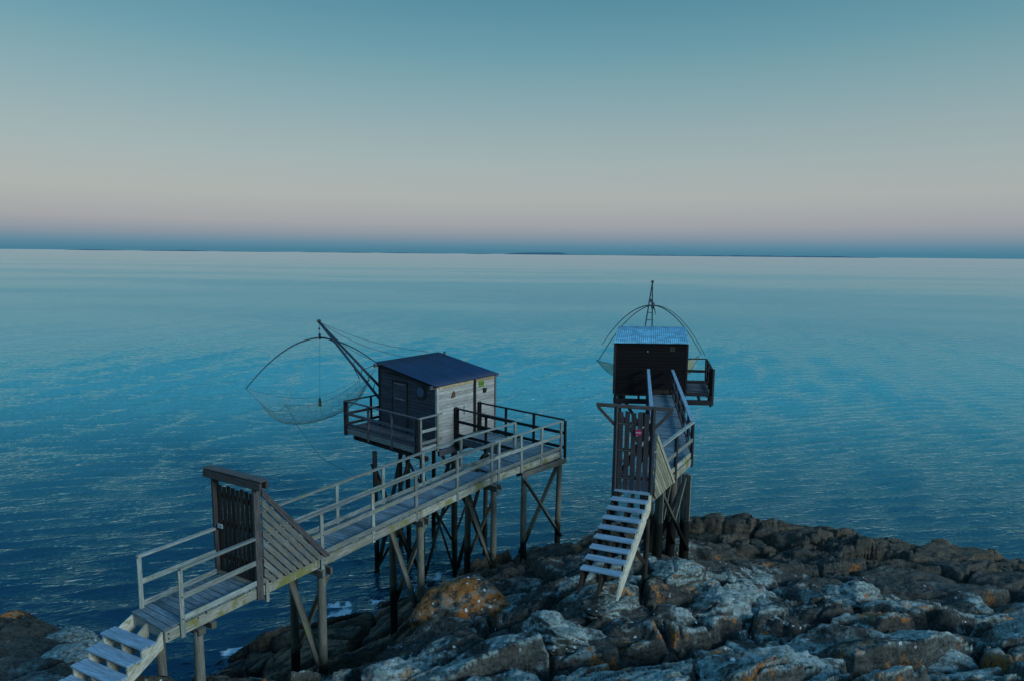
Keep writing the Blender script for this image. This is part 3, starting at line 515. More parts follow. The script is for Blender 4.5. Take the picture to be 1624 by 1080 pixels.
# ================================================================== LEFT PIER
ZD = 5.0
O1 = Vector((-2.55, 22.23)); U1 = Vector((0.645, 0.765)).normalized(); V1 = Vector((-U1.y, U1.x))
def H(u, v, z=None):
    p = O1+U1*u+V1*v
    return (p.x, p.y) if z is None else Vector((p.x, p.y, z))
A0 = Vector((-5.90, 10.56)); K0 = Vector((-0.45, 18.85)); D1 = (K0-A0).normalized(); N1 = Vector((-D1.y, D1.x)); LEN1 = (K0-A0).length
def W1(s, n, z=None):
    p = A0+D1*s+N1*n
    return (p.x, p.y) if z is None else Vector((p.x, p.y, z))
pier = root('pier', (-3.0, 16.0, 0), 'long grey timber footbridge on stilts leading to the hut with the navy roof', 'pier')
def b2(a, b, w, h, mat, par, name, z): return beam(name, V3(a, z), V3(b, z), w, h, mat, par)
WD = 1.06
Kn = W1(LEN1, 0); Kf = W1(LEN1-0.35, WD)
kf2 = H(-0.95, -2.76); 
deck_boards(W1(0, WD), W1(0, 0), W1(LEN1-0.25, WD), W1(LEN1, 0), ZD, 0.128, pier, MDECK)
deck_boards(H(-1.14, -2.74), W1(LEN1+0.01, 0), H(0.80, -2.74), H(0.80, -3.80), ZD, 0.128, pier, MDECK)
deck_boards(H(0.82, -3.80), H(2.10, -3.80), H(0.82, -0.12), H(2.10, -0.12), ZD, 0.128, pier, MDECK)
# fascia beams, in lengths butted together
zb = ZD-0.15
def fascia(a, b, mat, par, w=0.06, h=0.20, z=zb, ln=3.2, name='edge_beam'):
    L_ = math.dist(a, b); n = max(1, round(L_/ln))
    for i in range(n):
        p, q = lerp(a, b, i/n), lerp(a, b, (i+1)/n); d = (Vector(q)-Vector(p)).normalized()*0.004
        beam(name, V3((p[0]+d.x, p[1]+d.y), z), V3((q[0]-d.x, q[1]-d.y), z), w, h, mat, par)
fascia(W1(0.02, 0.03), W1(LEN1, 0.03), MFASC, pier); fascia(W1(0.02, WD-0.03), W1(LEN1-0.3, WD-0.03), MW, pier)
fascia(W1(0.1, WD/2), W1(LEN1, WD/2), MW, pier)
fascia(W1(LEN1, 0.03), H(2.07, -3.77), MFASC, pier); fascia(H(2.07, -3.70), H(2.07, -0.15), MDARK, pier); fascia(H(0.85, -2.7), H(0.85, -0.15), MPLAT, pier)
fascia(H(-1.1, -2.77), H(0.85, -2.77), MW, pier); beam('end_beam', W1(0.06, 0.07, zb), W1(0.06, WD-0.07, zb), 0.05, 0.18, MW, pier)
# railing on the near side
np_ = [(-5.70, 10.80), (-4.87, 12.08)]
railing([(-5.70, 10.80), (-4.88, 12.06)], ZD, pier, [(-5.70, 10.80)], h=1.0)
s_near = [2.0+0.0]
nearpts = [(-4.80, 12.18), (-0.46, 18.80)]
railing(nearpts, ZD, pier, [(-3.99, 13.40), (-3.19, 14.70), (-2.37, 15.98), (-1.46, 17.34), (-0.56, 18.68), (-0.36, 18.95)])
railing([(-0.46, 18.80), H(2.0, -3.80)], ZD, pier, [H(-0.05, -3.79), H(0.98, -3.79), H(2.0, -3.80)])
# far side
railing([W1(0.15, WD-0.02), W1(1.66, WD-0.02)], ZD, pier, [W1(0.18, WD-0.02)])
fe = W1(1.9, WD-0.02)
railing([fe, W1(LEN1-0.25, WD-0.02)], ZD, pier, [W1(s, WD-0.02) for s in (4.8, 6.35, 7.9)]+[W1(LEN1-0.3, WD-0.02)])
railing([W1(LEN1-0.25, WD-0.02), H(0.86, -2.80)], ZD, pier, [H(0.86, -2.80), H(0.75, -2.86)])
# railing of the branch to the hut door
railing([H(2.10, -3.86), H(2.06, -0.10)], ZD, pier, [H(2.10, -3.90), H(2.08, -2.6), H(2.07, -1.35), H(2.06, -0.12)], mat=MDARK, rails=(1.04, 0.62, 0.13), h=1.04)
railing([H(0.84, -2.72), H(0.84, -0.10)], ZD, pier, [H(0.84, -1.5), H(0.84, -0.16)], mat=MDARK, rails=(1.04, 0.62, 0.13), h=1.04)
for p in (H(2.06, -0.06), H(0.84, -0.08)): beam('end_post', V3(p, ZD-0.4), V3(p, ZD+1.06), 0.13, 0.13, MDARK, pier)
# bolts along the near edge beam
for s, z in ((0.08, 4.90), (0.08, 4.81), (0.62, 4.93), (0.78, 4.95), (0.30, 4.78)): bolt(W1(s, -0.006, z), (-N1.x, -N1.y, 0), pier)
for p in ((-3.99, 13.40), (-3.19, 14.70), (-2.37, 15.98), (-1.46, 17.34)):
    for z in (4.82, 4.93): bolt((p[0]-N1.x*0.044, p[1]-N1.y*0.044, z), (-N1.x, -N1.y, 0), pier, 0.012)
for p in ((-5.70, 10.80), (-3.99, 13.40), (-3.19, 14.70), (-2.37, 15.98), (-1.46, 17.34)):
    for z in (5.08, 5.48, 5.93): bolt((p[0]-N1.x*0.044, p[1]-N1.y*0.044, z), (-N1.x, -N1.y, 0), pier, 0.010)
# trestles
def trestle(pn, pf, zn, zf, par, mat, r=0.095, ztop=4.72, brace=True, cap=True, bm_=MPILE, zlow=None):
    pile('leg', pn[0], pn[1], zn, ztop, r, mat, par); pile('leg', pf[0], pf[1], zf, ztop, r, mat, par)
    a, b = Vector(pn), Vector(pf); d = (b-a).normalized(); nn = Vector((-d.y, d.x))
    if nn.y > 0: nn = -nn
    o = nn*(r+0.03)
    if cap:
        for s in (1, -1): beam('cross_beam', V3(a-d*0.22+nn*s*(r+0.01), ztop-0.06), V3(b+d*0.22+nn*s*(r+0.01), ztop-0.06), 0.06, 0.16, mat, par)
    if brace:
        zl = max(zn, zf)+0.25 if zlow is None else zlow
        o2 = nn*(r+0.015)
        beam('brace', V3(b+o2+d*0.10, ztop-0.22), V3(a+o2-d*0.02, zl), 0.05, 0.15, bm_, par, up=(nn.x, nn.y, 0))
        beam('brace', V3(a-o2-d*0.05, ztop-0.22), V3(b-o2+d*0.05, zl-0.1), 0.05, 0.15, bm_, par, up=(nn.x, nn.y, 0))
trestle((-4.05, 13.45), (-4.85, 14.0), 1.3, 0.6, pier, MPILE, zlow=2.5)
trestle((-2.30, 16.15), (-3.10, 16.70), 1.7, 0.1, pier, MPILE, zlow=2.2)
trestle((-0.50, 18.70), (-1.30, 19.30), 1.3, 1.0, pier, MPILE, zlow=2.3)
trestle((1.60, 21.20), (0.42, 19.95), 1.2, 1.0, pier, MPILE, zlow=2.1)
# the single leg at the landing and the one behind the stair
pile('leg', -5.55, 11.05, 2.6, 4.70, 0.085, MPILE, pier)
beam('cross_beam', W1(0.62, -0.12, 4.70), W1(0.62, WD+0.1, 4.70), 0.14, 0.12, MPILE, pier)
beam('cross_beam', W1(0.86, -0.10, 4.70), W1(0.86, WD+0.1, 4.70), 0.10, 0.12, MPILE, pier)
pile('leg', -6.35, 11.25, 2.4, 4.70, 0.08, MPILE, pier)

# ---- stairs from the rocks to the left pier
st = root('staircase', (-6.9, 10.4, 3.2), 'short flight of grey plank steps climbing from the bottom left rocks to the long pier', 'stairs')
dn = Vector((-0.56, -0.83)).normalized(); tr = Vector((-0.90, 0.43)).normalized()
TR, TH = 0.245, 0.172
for k in range(1, 7):
    c = Vector((-5.93, 10.54))+dn*(TR*(k-1)+0.13)+tr*0.02; z = ZD-TH*k; w0 = Vector(c); wd = 1.10
    for q in (0, 1):
        a = w0+dn*(q*0.135); beam('tread', V3(a, z-0.02), V3(a+tr*wd, z-0.02), 0.128, 0.038, MTREAD, st)
for off in (0.05, 0.55, 1.05):
    base = Vector((-5.93, 10.54))+tr*off; P = []; n = 6
    bk = -0.05-0.17*off
    P.append(V3(base+dn*bk, ZD-0.06))
    for k in range(1, n+1):
        P.append(V3(base+dn*(TR*(k-1)+0.06), ZD-TH*k-0.041)); P.append(V3(base+dn*(TR*k+0.06), ZD-TH*k-0.041))
    P.append(V3(base+dn*(TR*n+0.04), ZD-TH*n-0.30)); P.append(V3(base+dn*bk, ZD-0.36))
    prism('stringer', P, 0.045, MSTRING, st, n=(tr.x, tr.y, 0), xdir=V3(dn, -0.7))

# ---- gate across the left pier
gate = root('gate', (-5.3, 12.4, 5.0), 'dark brown plank gate with a heavy lintel standing across the long left pier', 'gate')
gn, gf = Vector((-4.86, 12.14)), Vector((-5.90, 12.72)); gd = (gf-gn).normalized(); go = Vector((-gd.y, gd.x))
if go.y > 0: go = -go
beam('gate_post', V3(gn, 4.72), V3(gn, 7.02), 0.13, 0.12, MGATEF, gate); beam('gate_post', V3(gf, 4.85), V3(gf, 7.02), 0.13, 0.12, MGATEF, gate)
beam('gate_post', V3(gn+D1*0.16, 4.60), V3(gn+D1*0.16, 5.35), 0.10, 0.06, MSTRING, gate)
for s in (0.075, -0.075): beam('lintel', V3(gn-gd*0.24+go*s, 7.04), V3(gf+gd*0.22+go*s, 7.04), 0.06, 0.145, MGATEF, gate)
beam('lintel_cap', V3(gn-gd*0.26, 7.145), V3(gf+gd*0.24, 7.145), 0.20, 0.03, MGATEF, gate)
gw = (gf-gn).length-0.16; nb = 8
for i in range(nb):
    t = 0.11+gw*(i+0.15)/nb; p = gn+gd*t
    beam('plank', V3(p+go*0.01, 5.03+random.uniform(0, .02)), V3(p+go*0.01, 6.80+random.uniform(-.03, .03)), 0.105, 0.024, MGATE, gate, up=(go.x, go.y, 0)) if False else \
    put('plank', boxmesh(1.78+0.02*(i % 3), 0.098, 0.024, MGATE), gate, frame(V3(p+go*0.01, 5.04), V3(p+go*0.01, 6.82+0.02*(i % 3)), (go.x, go.y, 0)))
for z in (5.35, 6.05, 6.62): beam('ledge', V3(gn+gd*0.08-go*0.025, z), V3(gf-gd*0.08-go*0.025, z), 0.03, 0.10, MGATE, gate)
beam('lock_case', V3(gf-gd*0.10+go*0.05, 6.00), V3(gf-gd*0.24+go*0.05, 6.00), 0.03, 0.09, MSILV, gate)
beam('threshold', V3(gn+gd*0.05+go*0.02, 5.02), V3(gf-gd*0.05+go*0.02, 5.02), 0.16, 0.035, MPILE, gate)
# slanting plank screen beside the gate
scr = root('guard_screen', (-4.5, 12.8, 5.0), 'triangular guard of slanting weathered planks beside the dark brown gate on the long pier', 'screen')
def screen(org, dr, outw, a, b, z0, step, wdt, mat, par, k0=1.0, capmat=None, kmin=0.1):
    """boards parallel to the line from (0, z0+b) down to (a, z0), stepping down towards the corner at the gate"""
    hyp = math.hypot(a, b); nperp = a*b/hyp; k = 1.0; first = True
    while k > kmin:
        k2 = max(0.02, k-wdt/nperp); th = 0.028
        P = [V3(org, z0+b*k), V3(org, z0+b*k2), V3(org+dr*a*k2, z0), V3(org+dr*a*k, z0)]
        prism('plank', [p+outw*0.002 for p in P], th if not first else 0.05, (capmat or mat) if first else mat, par, n=outw, xdir=P[3]-P[0])
        first = False; k = k-step/nperp
    return
ow = Vector((-N1.x, -N1.y, 0))
screen(gn+D1*0.06+Vector((ow.x, ow.y))*0.06, D1, ow, 1.62, 1.98, 4.98, 0.128, 0.100, MSCREEN, scr, capmat=MGATEF)
sg = gn+D1*0.06+Vector((ow.x, ow.y))*0.05
for t in (0.5, 1.0): beam('batten', V3(sg+D1*0.1, 4.98+1.8*t*0.5), V3(sg+D1*(1.5-0.75*t), 4.98+1.8*t*0.5-0.0), 0.03, 0.05, MGATEF, scr)

# ================================================================== LEFT HUT
hut = root('fishing_hut', H(1.4, 1.5, 0), 'pale plank fishing hut with a navy blue roof and porthole on stilts over the sea', 'hut')
HU, HV = 2.95, 3.05; ZB = 4.72
def ztop(u, v): return 6.90+0.145*(v/HV*3.05)+0.02*u/HU
# front (door) wall: along v at u=0, facing -u ; right wall: along u at v=0, facing -v
def wallplanks(f, n, length, zt0, zt1, z0, mat, par, pitch=0.125, thick=0.03, parts=True, name='wall_plank', x0=0.0):
    z = z0
    while z < max(zt0, zt1)-0.01:
        zt = z+pitch-0.008; a0 = min(zt, zt0); a1 = min(zt, zt1)
        if a0 > z and a1 > z: P = [f(x0, z), f(length, z), f(length, a1), f(x0, a0)]
        elif a1 > z: t = (z-zt0)/(zt1-zt0); P = [f(x0+(length-x0)*t, z), f(length, z), f(length, a1)]
        elif a0 > z: t = (zt0-z)/(zt0-zt1); P = [f(x0, z), f(x0+(length-x0)*t, z), f(x0, a0)]
        else: break
        if abs(a0-a1) > 1e-4 and z < min(zt0, zt1) < zt:   # the top line enters through this board's upper edge
            t = (zt-zt0)/(zt1-zt0)
            if zt1 > zt > zt0: P = [f(x0, z), f(length, z), f(length, zt), f(x0+(length-x0)*t, zt), f(x0, zt0)]
            elif zt0 > zt > zt1: P = [f(x0, z), f(length, z), f(length, zt1), f(x0+(length-x0)*t, zt), f(x0, zt)]
        prism(name, P, thick, mat, par, n=n, xdir=f(1, 0)-f(0, 0)); z += pitch
nu = Vector((-U1.x, -U1.y, 0)); nv = Vector((-V1.x, -V1.y, 0))
core = [H(0.04, 0.04), H(HU-0.04, 0.04), H(HU-0.04, HV-0.04), H(0.04, HV-0.04)]
def corebox(name, pl, z0, zts, mat, par):
    bm = bmesh.new(); O = Vector((pl[0][0], pl[0][1], z0)); a = [bm.verts.new(V3(p, z0)-O) for p in pl]; b = [bm.verts.new(V3(p, z)-O) for p, z in zip(pl, zts)]
    bm.faces.new(a); bm.faces.new(b)
    for i in range(4): bm.faces.new((a[i], a[(i+1) % 4], b[(i+1) % 4], b[i]))
    bmesh.ops.recalc_face_normals(bm, faces=bm.faces); me = bpy.data.meshes.new(name); bm.to_mesh(me); bm.free(); me.materials.append(mat)
    return put(name, me, par, Matrix.Translation(O))
corebox('inner_wall', core, ZB, [ztop(0, 0)-.05, ztop(HU, 0)-.05, ztop(HU, HV)-.05, ztop(0, HV)-.05], MDARK, hut)
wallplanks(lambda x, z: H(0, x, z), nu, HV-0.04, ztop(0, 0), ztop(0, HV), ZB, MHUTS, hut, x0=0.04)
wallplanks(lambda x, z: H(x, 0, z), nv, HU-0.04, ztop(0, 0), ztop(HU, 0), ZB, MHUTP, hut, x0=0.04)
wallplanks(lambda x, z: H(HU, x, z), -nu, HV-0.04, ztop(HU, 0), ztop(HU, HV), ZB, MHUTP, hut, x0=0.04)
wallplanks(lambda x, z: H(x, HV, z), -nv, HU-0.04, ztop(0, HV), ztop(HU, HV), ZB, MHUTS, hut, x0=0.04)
for (u, v, mt) in ((-0.005, -0.005, MHUTP), (-0.005, HV+0.005, MDARK), (HU+0.005, -0.005, MPLAT), (HU+0.005, HV+0.005, MDARK)):
    beam('corner_post', H(u, v, ZB-0.03), H(u, v, ztop(u, v)-0.03), 0.10, 0.10, mt, hut, up=(U1.x, U1.y, 0))
beam('wall_post', H(1.82, -0.055, ZB+0.1), H(1.82, -0.055, ztop(1.8, 0)), 0.07, 0.10, MBLACK, hut, up=(U1.x, U1.y, 0))
for k, (u0, u1) in enumerate(((0.06, 1.76), (1.9, HU-0.06))):
    beam('eave_board', H(u0, -0.045, ztop(u0, 0)-0.05), H(u1, -0.045, ztop(u1, 0)-0.05), 0.03, 0.10, wood('eave_wood', (0.40, 0.33, 0.20), moss=0.3) if k == 0 else bpy.data.materials['eave_wood'], hut)
# door with two pale battens
dv0, dv1 = 1.52, 2.28
for z0 in (5.0, 5.3, 5.6, 5.9, 6.2, 6.5):
    prism('door_plank', [H(-0.032, dv0, z0), H(-0.032, dv1, z0), H(-0.032, dv1, z0+0.293), H(-0.032, dv0, z0+0.293)], 0.02, MHUTS, hut, n=nu, xdir=V3(V1, 0))
for v in (dv0-0.02, dv1+0.02): beam('door_jamb', H(-0.045, v, 5.0), H(-0.045, v, 6.84), 0.05, 0.045, MBLACK, hut)
beam('door_head', H(-0.045, dv0-0.04, 6.85), H(-0.045, dv1+0.04, 6.85), 0.045, 0.04, MDARK, hut)
for z in (6.76, 6.20): beam('door_batten', H(-0.065, dv0+0.05, z), H(-0.065, dv1-0.10, z), 0.025, 0.035, MW, hut)
# porthole
ph = root and disc('porthole', H(-0.045, 0.76, 6.60), nu, 0.255, 0.05, MBLACK, hut, 28); disc('pane', H(-0.075, 0.76, 6.63), nu, 0.175, 0.02, MGLASS, ph, 28)
# carvings and house number on the pale wall
def poly_carving(name, u, z, pts, mat, par, t=0.05):
    prism(name, [H(u+x, -0.032, z+y) for x, y in pts], t, mat, par, n=nv, xdir=V3(U1, 0))
poly_carving('bird_carving', 0.72, 6.52, [(-0.09, -0.09), (0.09, -0.09), (0.10, 0.03), (0.05, 0.14), (0.0, 0.10), (-0.05, 0.0)], MBIRD, hut)
poly_carving('bird_carving', 2.36, 6.45, [(-0.08, -0.08), (0.05, -0.09), (0.11, 0.07), (0.02, 0.05), (-0.04, 0.10), (-0.09, 0.06)], MBLACK, hut)
plate = prism('number_plate', [H(2.05, -0.032, 6.60), H(2.33, -0.032, 6.60), H(2.33, -0.032, 6.81), H(2.05, -0.032, 6.81)], 0.012, MGREEN, hut, n=nv, xdir=V3(U1, 0))
def lettering(txt, size, pos, xdir, n, mat, par):
    cu = bpy.data.curves.new('t', 'FONT'); cu.body = txt; cu.size = size; cu.extrude = 0.004; cu.align_x = 'CENTER'; cu.align_y = 'CENTER'; cu.offset = size*0.015
    to = bpy.data.objects.new('t', cu); C.objects.link(to); bpy.context.view_layer.update()
    me = bpy.data.meshes.new_from_object(to.evaluated_get(bpy.context.evaluated_depsgraph_get())); bpy.data.objects.remove(to); me.materials.clear(); me.materials.append(mat)
    x = Vector(xdir).normalized(); n = Vector(n).normalized(); y = n.cross(x); M = Matrix((x, y, n)).transposed().to_4x4(); M.translation = pos
    return put('lettering', me, par, M)
lettering('111', 0.17, H(2.19, -0.050, 6.715), V3(U1, 0), nv, MBLACK, plate)
tube('wall_hook', [H(1.28, -0.05, 6.08), H(1.27, -0.07, 5.9), H(1.29, -0.06, 5.72)], 0.010, MPLATE2, hut, 6)
# corrugated roof
def corrugated(name, c00, c10, c11, c01, mat, par, ncor, amp=0.012, thick=0.012):
    """c00-c10 runs across the ridges, c00-c01 along them"""
    O = Vector(c00); bm = bmesh.new(); n = ncor*6; up = (Vector(c10)-O).cross(Vector(c01)-O).normalized()
    if up.z < 0: up = -up
    def P(s, t, k): return Vector(c00).lerp(Vector(c10), s).lerp(Vector(c01).lerp(Vector(c11), s), t)-O+up*(amp*math.sin(s*ncor*2*math.pi)+k*thick)
    G = [[[bm.verts.new(P(i/n, j/3, k)) for i in range(n+1)] for j in range(4)] for k in (0, 1)]
    for k in (0, 1):
        for j in range(3):
            for i in range(n): f = bm.faces.new((G[k][j][i], G[k][j][i+1], G[k][j+1][i+1], G[k][j+1][i])); f.smooth = True
    for j in (0, 3):
        for i in range(n): bm.faces.new((G[0][j][i], G[0][j][i+1], G[1][j][i+1], G[1][j][i]))
    for i in (0, n):
        for j in range(3): bm.faces.new((G[0][j][i], G[0][j+1][i], G[1][j+1][i], G[1][j][i]))
    bmesh.ops.recalc_face_normals(bm, faces=bm.faces)
    me = bpy.data.meshes.new(name); bm.to_mesh(me); bm.free(); me.materials.append(mat); return put(name, me, par, Matrix.Translation(O))
def zr(u, v): return ztop(u, v)+0.05
o = 0.14; e = 0.12
nsh = 3
for i in range(nsh):
    u0 = -o+(HU+2*o)*i/nsh; u1 = -o+(HU+2*o)*(i+1)/nsh+(0.02 if i < nsh-1 else 0)
    dz = 0.003*i
    corrugated('roof_sheet', H(u0, -e, zr(u0, -e)+dz), H(u1, -e, zr(u1, -e)+dz), H(u1, HV+e, zr(u1, HV+e)+dz), H(u0, HV+e, zr(u0, HV+e)+dz), MROOF1, hut, 16, amp=0.009)
for (u, v) in ((-0.16, HV+0.02), (-0.16, 0.08), (HU+0.16, 0.06), (HU+0.16, HV+0.02)):
    beam('roof_beam_end', H(u-0.10, v, ztop(u, v)-0.03), H(u+0.10, v, ztop(u, v)-0.03), 0.09, 0.12, MPLAT, hut)
beam('roof_beam', H(-0.10, 0.2, ztop(0, 0)-0.02), H(-0.10, HV-0.1, ztop(0, HV)-0.03), 0.05, 0.08, MDARK, hut)
tube('chimney_pipe', [H(HU+0.02, HV-0.35, ztop(HU, HV)-0.05), H(HU+0.02, HV-0.35, ztop(HU, HV)+0.17)], 0.05, MMETAL, hut, 10)
# platform
deck_boards(H(-0.95, 3.87), H(-0.95, -0.12), H(-0.04, 3.87), H(-0.04, -0.12), ZD, 0.15, hut, MPLAT, name='platform_board')
deck_boards(H(-0.03, 3.87), H(-0.03, HV+0.06), H(HU, 3.87), H(HU, HV+0.06), ZD, 0.15, hut, MPLAT, name='platform_board')
def hf(a, b, mat, z=ZD-0.14, w=0.05, h=0.20, name='platform_beam'): fascia(a, b, mat, hut, w, h, z, 5, name)
hf(H(-0.93, -0.08), H(-0.93, 3.84), MW); hf(H(-0.90, -0.10), H(-0.02, -0.10), MW); hf(H(-0.90, 3.85), H(HU, 3.85), MPLAT)
hf(H(0.03, -0.03), H(HU, -0.03), MPLAT, ZB-0.16, 0.10, 0.22, 'floor_beam'); hf(H(0.05, HV), H(HU, HV), MDARK, ZB-0.16, 0.10, 0.22, 'floor_beam')
for v in (0.5, 1.5, 2.5, 3.45): hf(H(-0.88, v), H(HU, v), MDARK, ZB-0.07, 0.07, 0.15, 'joist')
hf(H(-0.72, -0.3), H(-0.72, 3.7), MDARK, ZB-0.13, 0.12, 0.14, 'cross_beam')
hp = [H(-0.97, 3.85), H(-0.97, 2.55), H(-0.97, 1.25), H(-0.97, 0.02), H(-0.97, -0.12)]
railing([H(-0.96, 3.88), H(-0.96, -0.12)], ZD, hut, hp[1:4], mat=MHUTP if False else MPLAT, rails=(1.0, 0.56, 0.16), drop=0.30)
railing([H(-0.96, -0.13), H(0.10, -0.13)], ZD, hut, [H(-0.90, -0.15), H(-0.12, -0.15)], mat=MRAIL, rails=(1.0, 0.56, 0.16), drop=0.30)
railing([H(-0.96, 3.88), H(HU, 3.88)], ZD, hut, [H(0.2, 3.88), H(1.4, 3.88), H(HU, 3.88)], mat=MDARK, rails=(1.0, 0.56, 0.16), drop=0.30)
for q in (0, 0.09): beam('corner_post', H(-0.98+q, 3.90, ZD-0.30), H(-0.98+q, 3.90, ZD+1.0), 0.10, 0.085, MDARK, hut)
beam('corner_post', H(-1.0, -0.17, ZD-0.30), H(-1.0, -0.17, ZD+0.97), 0.07, 0.10, MDARK, hut)
# stilts
stl = [(-4.81, 22.7), (-3.75, 23.35), (-3.02, 21.80), (-1.95, 22.35), (-0.95, 24.10), (-3.1, 25.7), (-2.2, 24.6), (-4.3, 24.9)]
for (x, y) in stl: pile('leg', x, y, -1.6, ZB-0.26, 0.085, MDARKPILE, hut)
def hb(i, j, z0=4.0, z1=0.3, w=0.14):
    a, b_ = Vector(stl[i]), Vector(stl[j]); d = (b_-a).normalized(); n = Vector((-d.y, d.x))*0.10
    beam('brace', V3(a+n, z0), V3(b_+n, z1), 0.05, w, MDARKPILE, hut, up=(n.x, n.y, 0)); beam('brace', V3(a-n, z1), V3(b_-n, z0), 0.05, w, MDARKPILE, hut, up=(n.x, n.y, 0))
hb(0, 1); hb(2, 3, 4.2, 0.2); hb(3, 4); hb(4, 5); hb(0, 2, 3.4, 0.0); hb(1, 6); hb(0, 7); hb(6, 4)

# ---- lift net of the left hut
def arc(a, b, h, n=18):
    a, b, h = Vector(a), Vector(b), Vector(h); P = []
    for i in range(n+1):
        t = i/n; s = math.sin(t*math.pi/2); c_ = 1-math.cos(t*math.pi/2)
        q = h.lerp(a, s if False else t); P.append(q)
    return P
def hoop(h, e, bulge=0.16, n=16):
    """flexed rod leaving the hub almost level and bending down to its end"""
    h, e = Vector(h), Vector(e); P = []
    for i in range(n+1):
        t = i/n; p = Vector((h.x+(e.x-h.x)*t, h.y+(e.y-h.y)*t, h.z+(e.z-h.z)*(t**1.9))); P.append(p)
    return P
def netbag(name, E, sag, esag, mat, par, n=22, low=None):
    c = [Vector(p) for p in E]; bm = bmesh.new(); O = c[0]; G = []
    for i in range(n+1):
        row = []
        for j in range(n+1):
            a, b_ = i/n, j/n; p = c[0].lerp(c[1], a).lerp(c[3].lerp(c[2], a), b_)
            ea = 4*a*(1-a); eb = 4*b_*(1-b_); z = p.z-esag*(ea*(1-eb)+eb*(1-ea))-sag*(1-(1-ea)*(1-eb))*max(ea*eb, 0.0)**0.5-esag*ea*eb
            cen = (c[0]+c[1]+c[2]+c[3])/4; k = 0.10*max(ea*(1-eb), eb*(1-ea)); p = p.lerp(cen, k)
            row.append(bm.verts.new(Vector((p.x, p.y, z))-O))
        G.append(row)
    for i in range(n):
        for j in range(n): f = bm.faces.new((G[i][j], G[i+1][j], G[i+1][j+1], G[i][j+1])); f.smooth = True
    me = bpy.data.meshes.new(name); bm.to_mesh(me); bm.free(); me.materials.append(mat)
    edges = []
    o = put(name, me, par, Matrix.Translation(O))
    vs = [O+v.co for v in me.vertices]; idx = lambda i, j: i*(n+1)+j
    lines = [[vs[idx(i, 0)] for i in range(n+1)], [vs[idx(n, j)] for j in range(n+1)], [vs[idx(i, n)] for i in range(n+1)], [vs[idx(0, j)] for j in range(n+1)]]
    return o, lines
net = root('lift_net', (-8.2, 28, 5), 'large square lift net slung from bent rods over the water beside the navy roofed hut', 'fishing net')
hub = (-8.2, 28.0, 7.80); E1 = (-10.99, 26.9, 5.80); E2 = (-8.70, 24.97, 5.60); E4 = (-5.57, 27.26, 6.80); E3 = (-7.11, 30.41, 5.60)
for e_ in (E1, E2, E3, E4): tube('rod', hoop(hub, e_), 0.034 if e_ != E2 else 0.012, MMETAL if e_ != E2 else MROPEL, net, 8, 0.018 if e_ != E2 else 0.010)
tube('hub', [(-8.2, 28, 7.74), (-8.2, 28, 7.98)], 0.05, MMETAL, net)
bag, lines = netbag('net_bag', [E1, E2, E4, E3], 0.95, 0.62, MNET, net)
for l in lines: tube('edge_rope', l, 0.006, MROPE, net, 5)
bm = bmesh.new()
def cords(lines, name, mat, par, r=0.005):
    bm = bmesh.new(); O = lines[0][0]
    for l in lines:
        for a, b_ in zip(l, l[1:]):
            d = (b_-a).normalized(); x = d.cross(Vector((0.2, 0.3, 0.93))).normalized()*r; y = d.cross(x.normalized())*r
            q = [[bm.verts.new(p-O+x*math.cos(t)+y*math.sin(t)) for t in (0, 2.09, 4.19)] for p in (a, b_)]
            for k in range(3): bm.faces.new((q[0][k], q[0][(k+1) % 3], q[1][(k+1) % 3], q[1][k]))
    me = bpy.data.meshes.new(name); bm.to_mesh(me); bm.free(); me.materials.append(mat); return put(name, me, par, Matrix.Translation(O))
vs = [WM[bag.name]@Matrix.Translation((0, 0, 0))@v.co for v in bag.data.vertices]
vs = [Vector(E1)+v.co for v in bag.data.vertices]
cords([[vs[i*23+j] for i in range(23)] for j in range(1, 22, 2)]+[[vs[i*23+j] for j in range(23)] for i in range(1, 22, 2)], 'mesh_cords', MROPE, net, 0.0035)['kind'] = 'stuff'
tube('weight_line', [(-8.2, 28, 7.75), (-8.15, 27.6, 5.3)], 0.006, MROPE, net, 5)
fl = [(-8.15, 27.6, 5.30), (-8.15, 27.6, 5.22), (-8.15, 27.6, 5.05), (-8.15, 27.6, 4.93)]
tube('weight', fl, 0.03, MFLOAT, net, 10, 0.075); tube('weight_tail', [(-8.15, 27.6, 4.95), (-8.1, 27.6, 4.55)], 0.006, MROPE, net, 5)
tube('mooring_rope', [E2, (-8.0, 24.0, 5.1), (-6.6, 22.2, 4.4), (-4.9, 19.9, 4.55)], 0.008, MROPE, net, 5)
mast = root('hoisting_mast', (-5.2, 25, 5), 'dark two legged hoisting mast leaning out to the left from behind the navy roofed hut', 'mast')
tip = Vector((-8.21, 28.0, 8.47)); m1, m2 = Vector((-4.98, 24.75, 5.85)), Vector((-5.15, 25.9, 6.05))
tube('mast_leg', [tip, m1], 0.048, MMETAL, mast, 10, 0.055); tube('mast_leg', [tip, m2], 0.048, MMETAL, mast, 10, 0.055)
for t in (0.45, 0.58, 0.70, 0.80, 0.89): tube('rung', [tip.lerp(m1, t), tip.lerp(m2, t)], 0.018, MMETAL, mast, 6)
disc('pulley', tip+Vector((0, 0, 0.03)), (0.6, -0.8, 0), 0.085, 0.05, MBLACK, mast, 14)
tube('hoist_line', [tip, Vector(hub)+Vector((0, 0, 0.1))], 0.010, MROPE, mast, 5)
disc('hook', tip-Vector((0, 0, 0.28)), (0.6, -0.8, 0), 0.04, 0.04, MBLACK, mast, 10)
for tgt in (H(-0.15, HV+0.1, 7.45), H(HU-0.4, HV+0.12, 7.50), H(1.2, HV+0.12, 7.47)):
    a, b_ = tip, Vector(tgt); P = [a.lerp(b_, t/6)-Vector((0, 0, 0.22*math.sin(math.pi*t/6))) for t in range(7)]
    tube('stay_line', P, 0.009, MROPE, mast, 5)
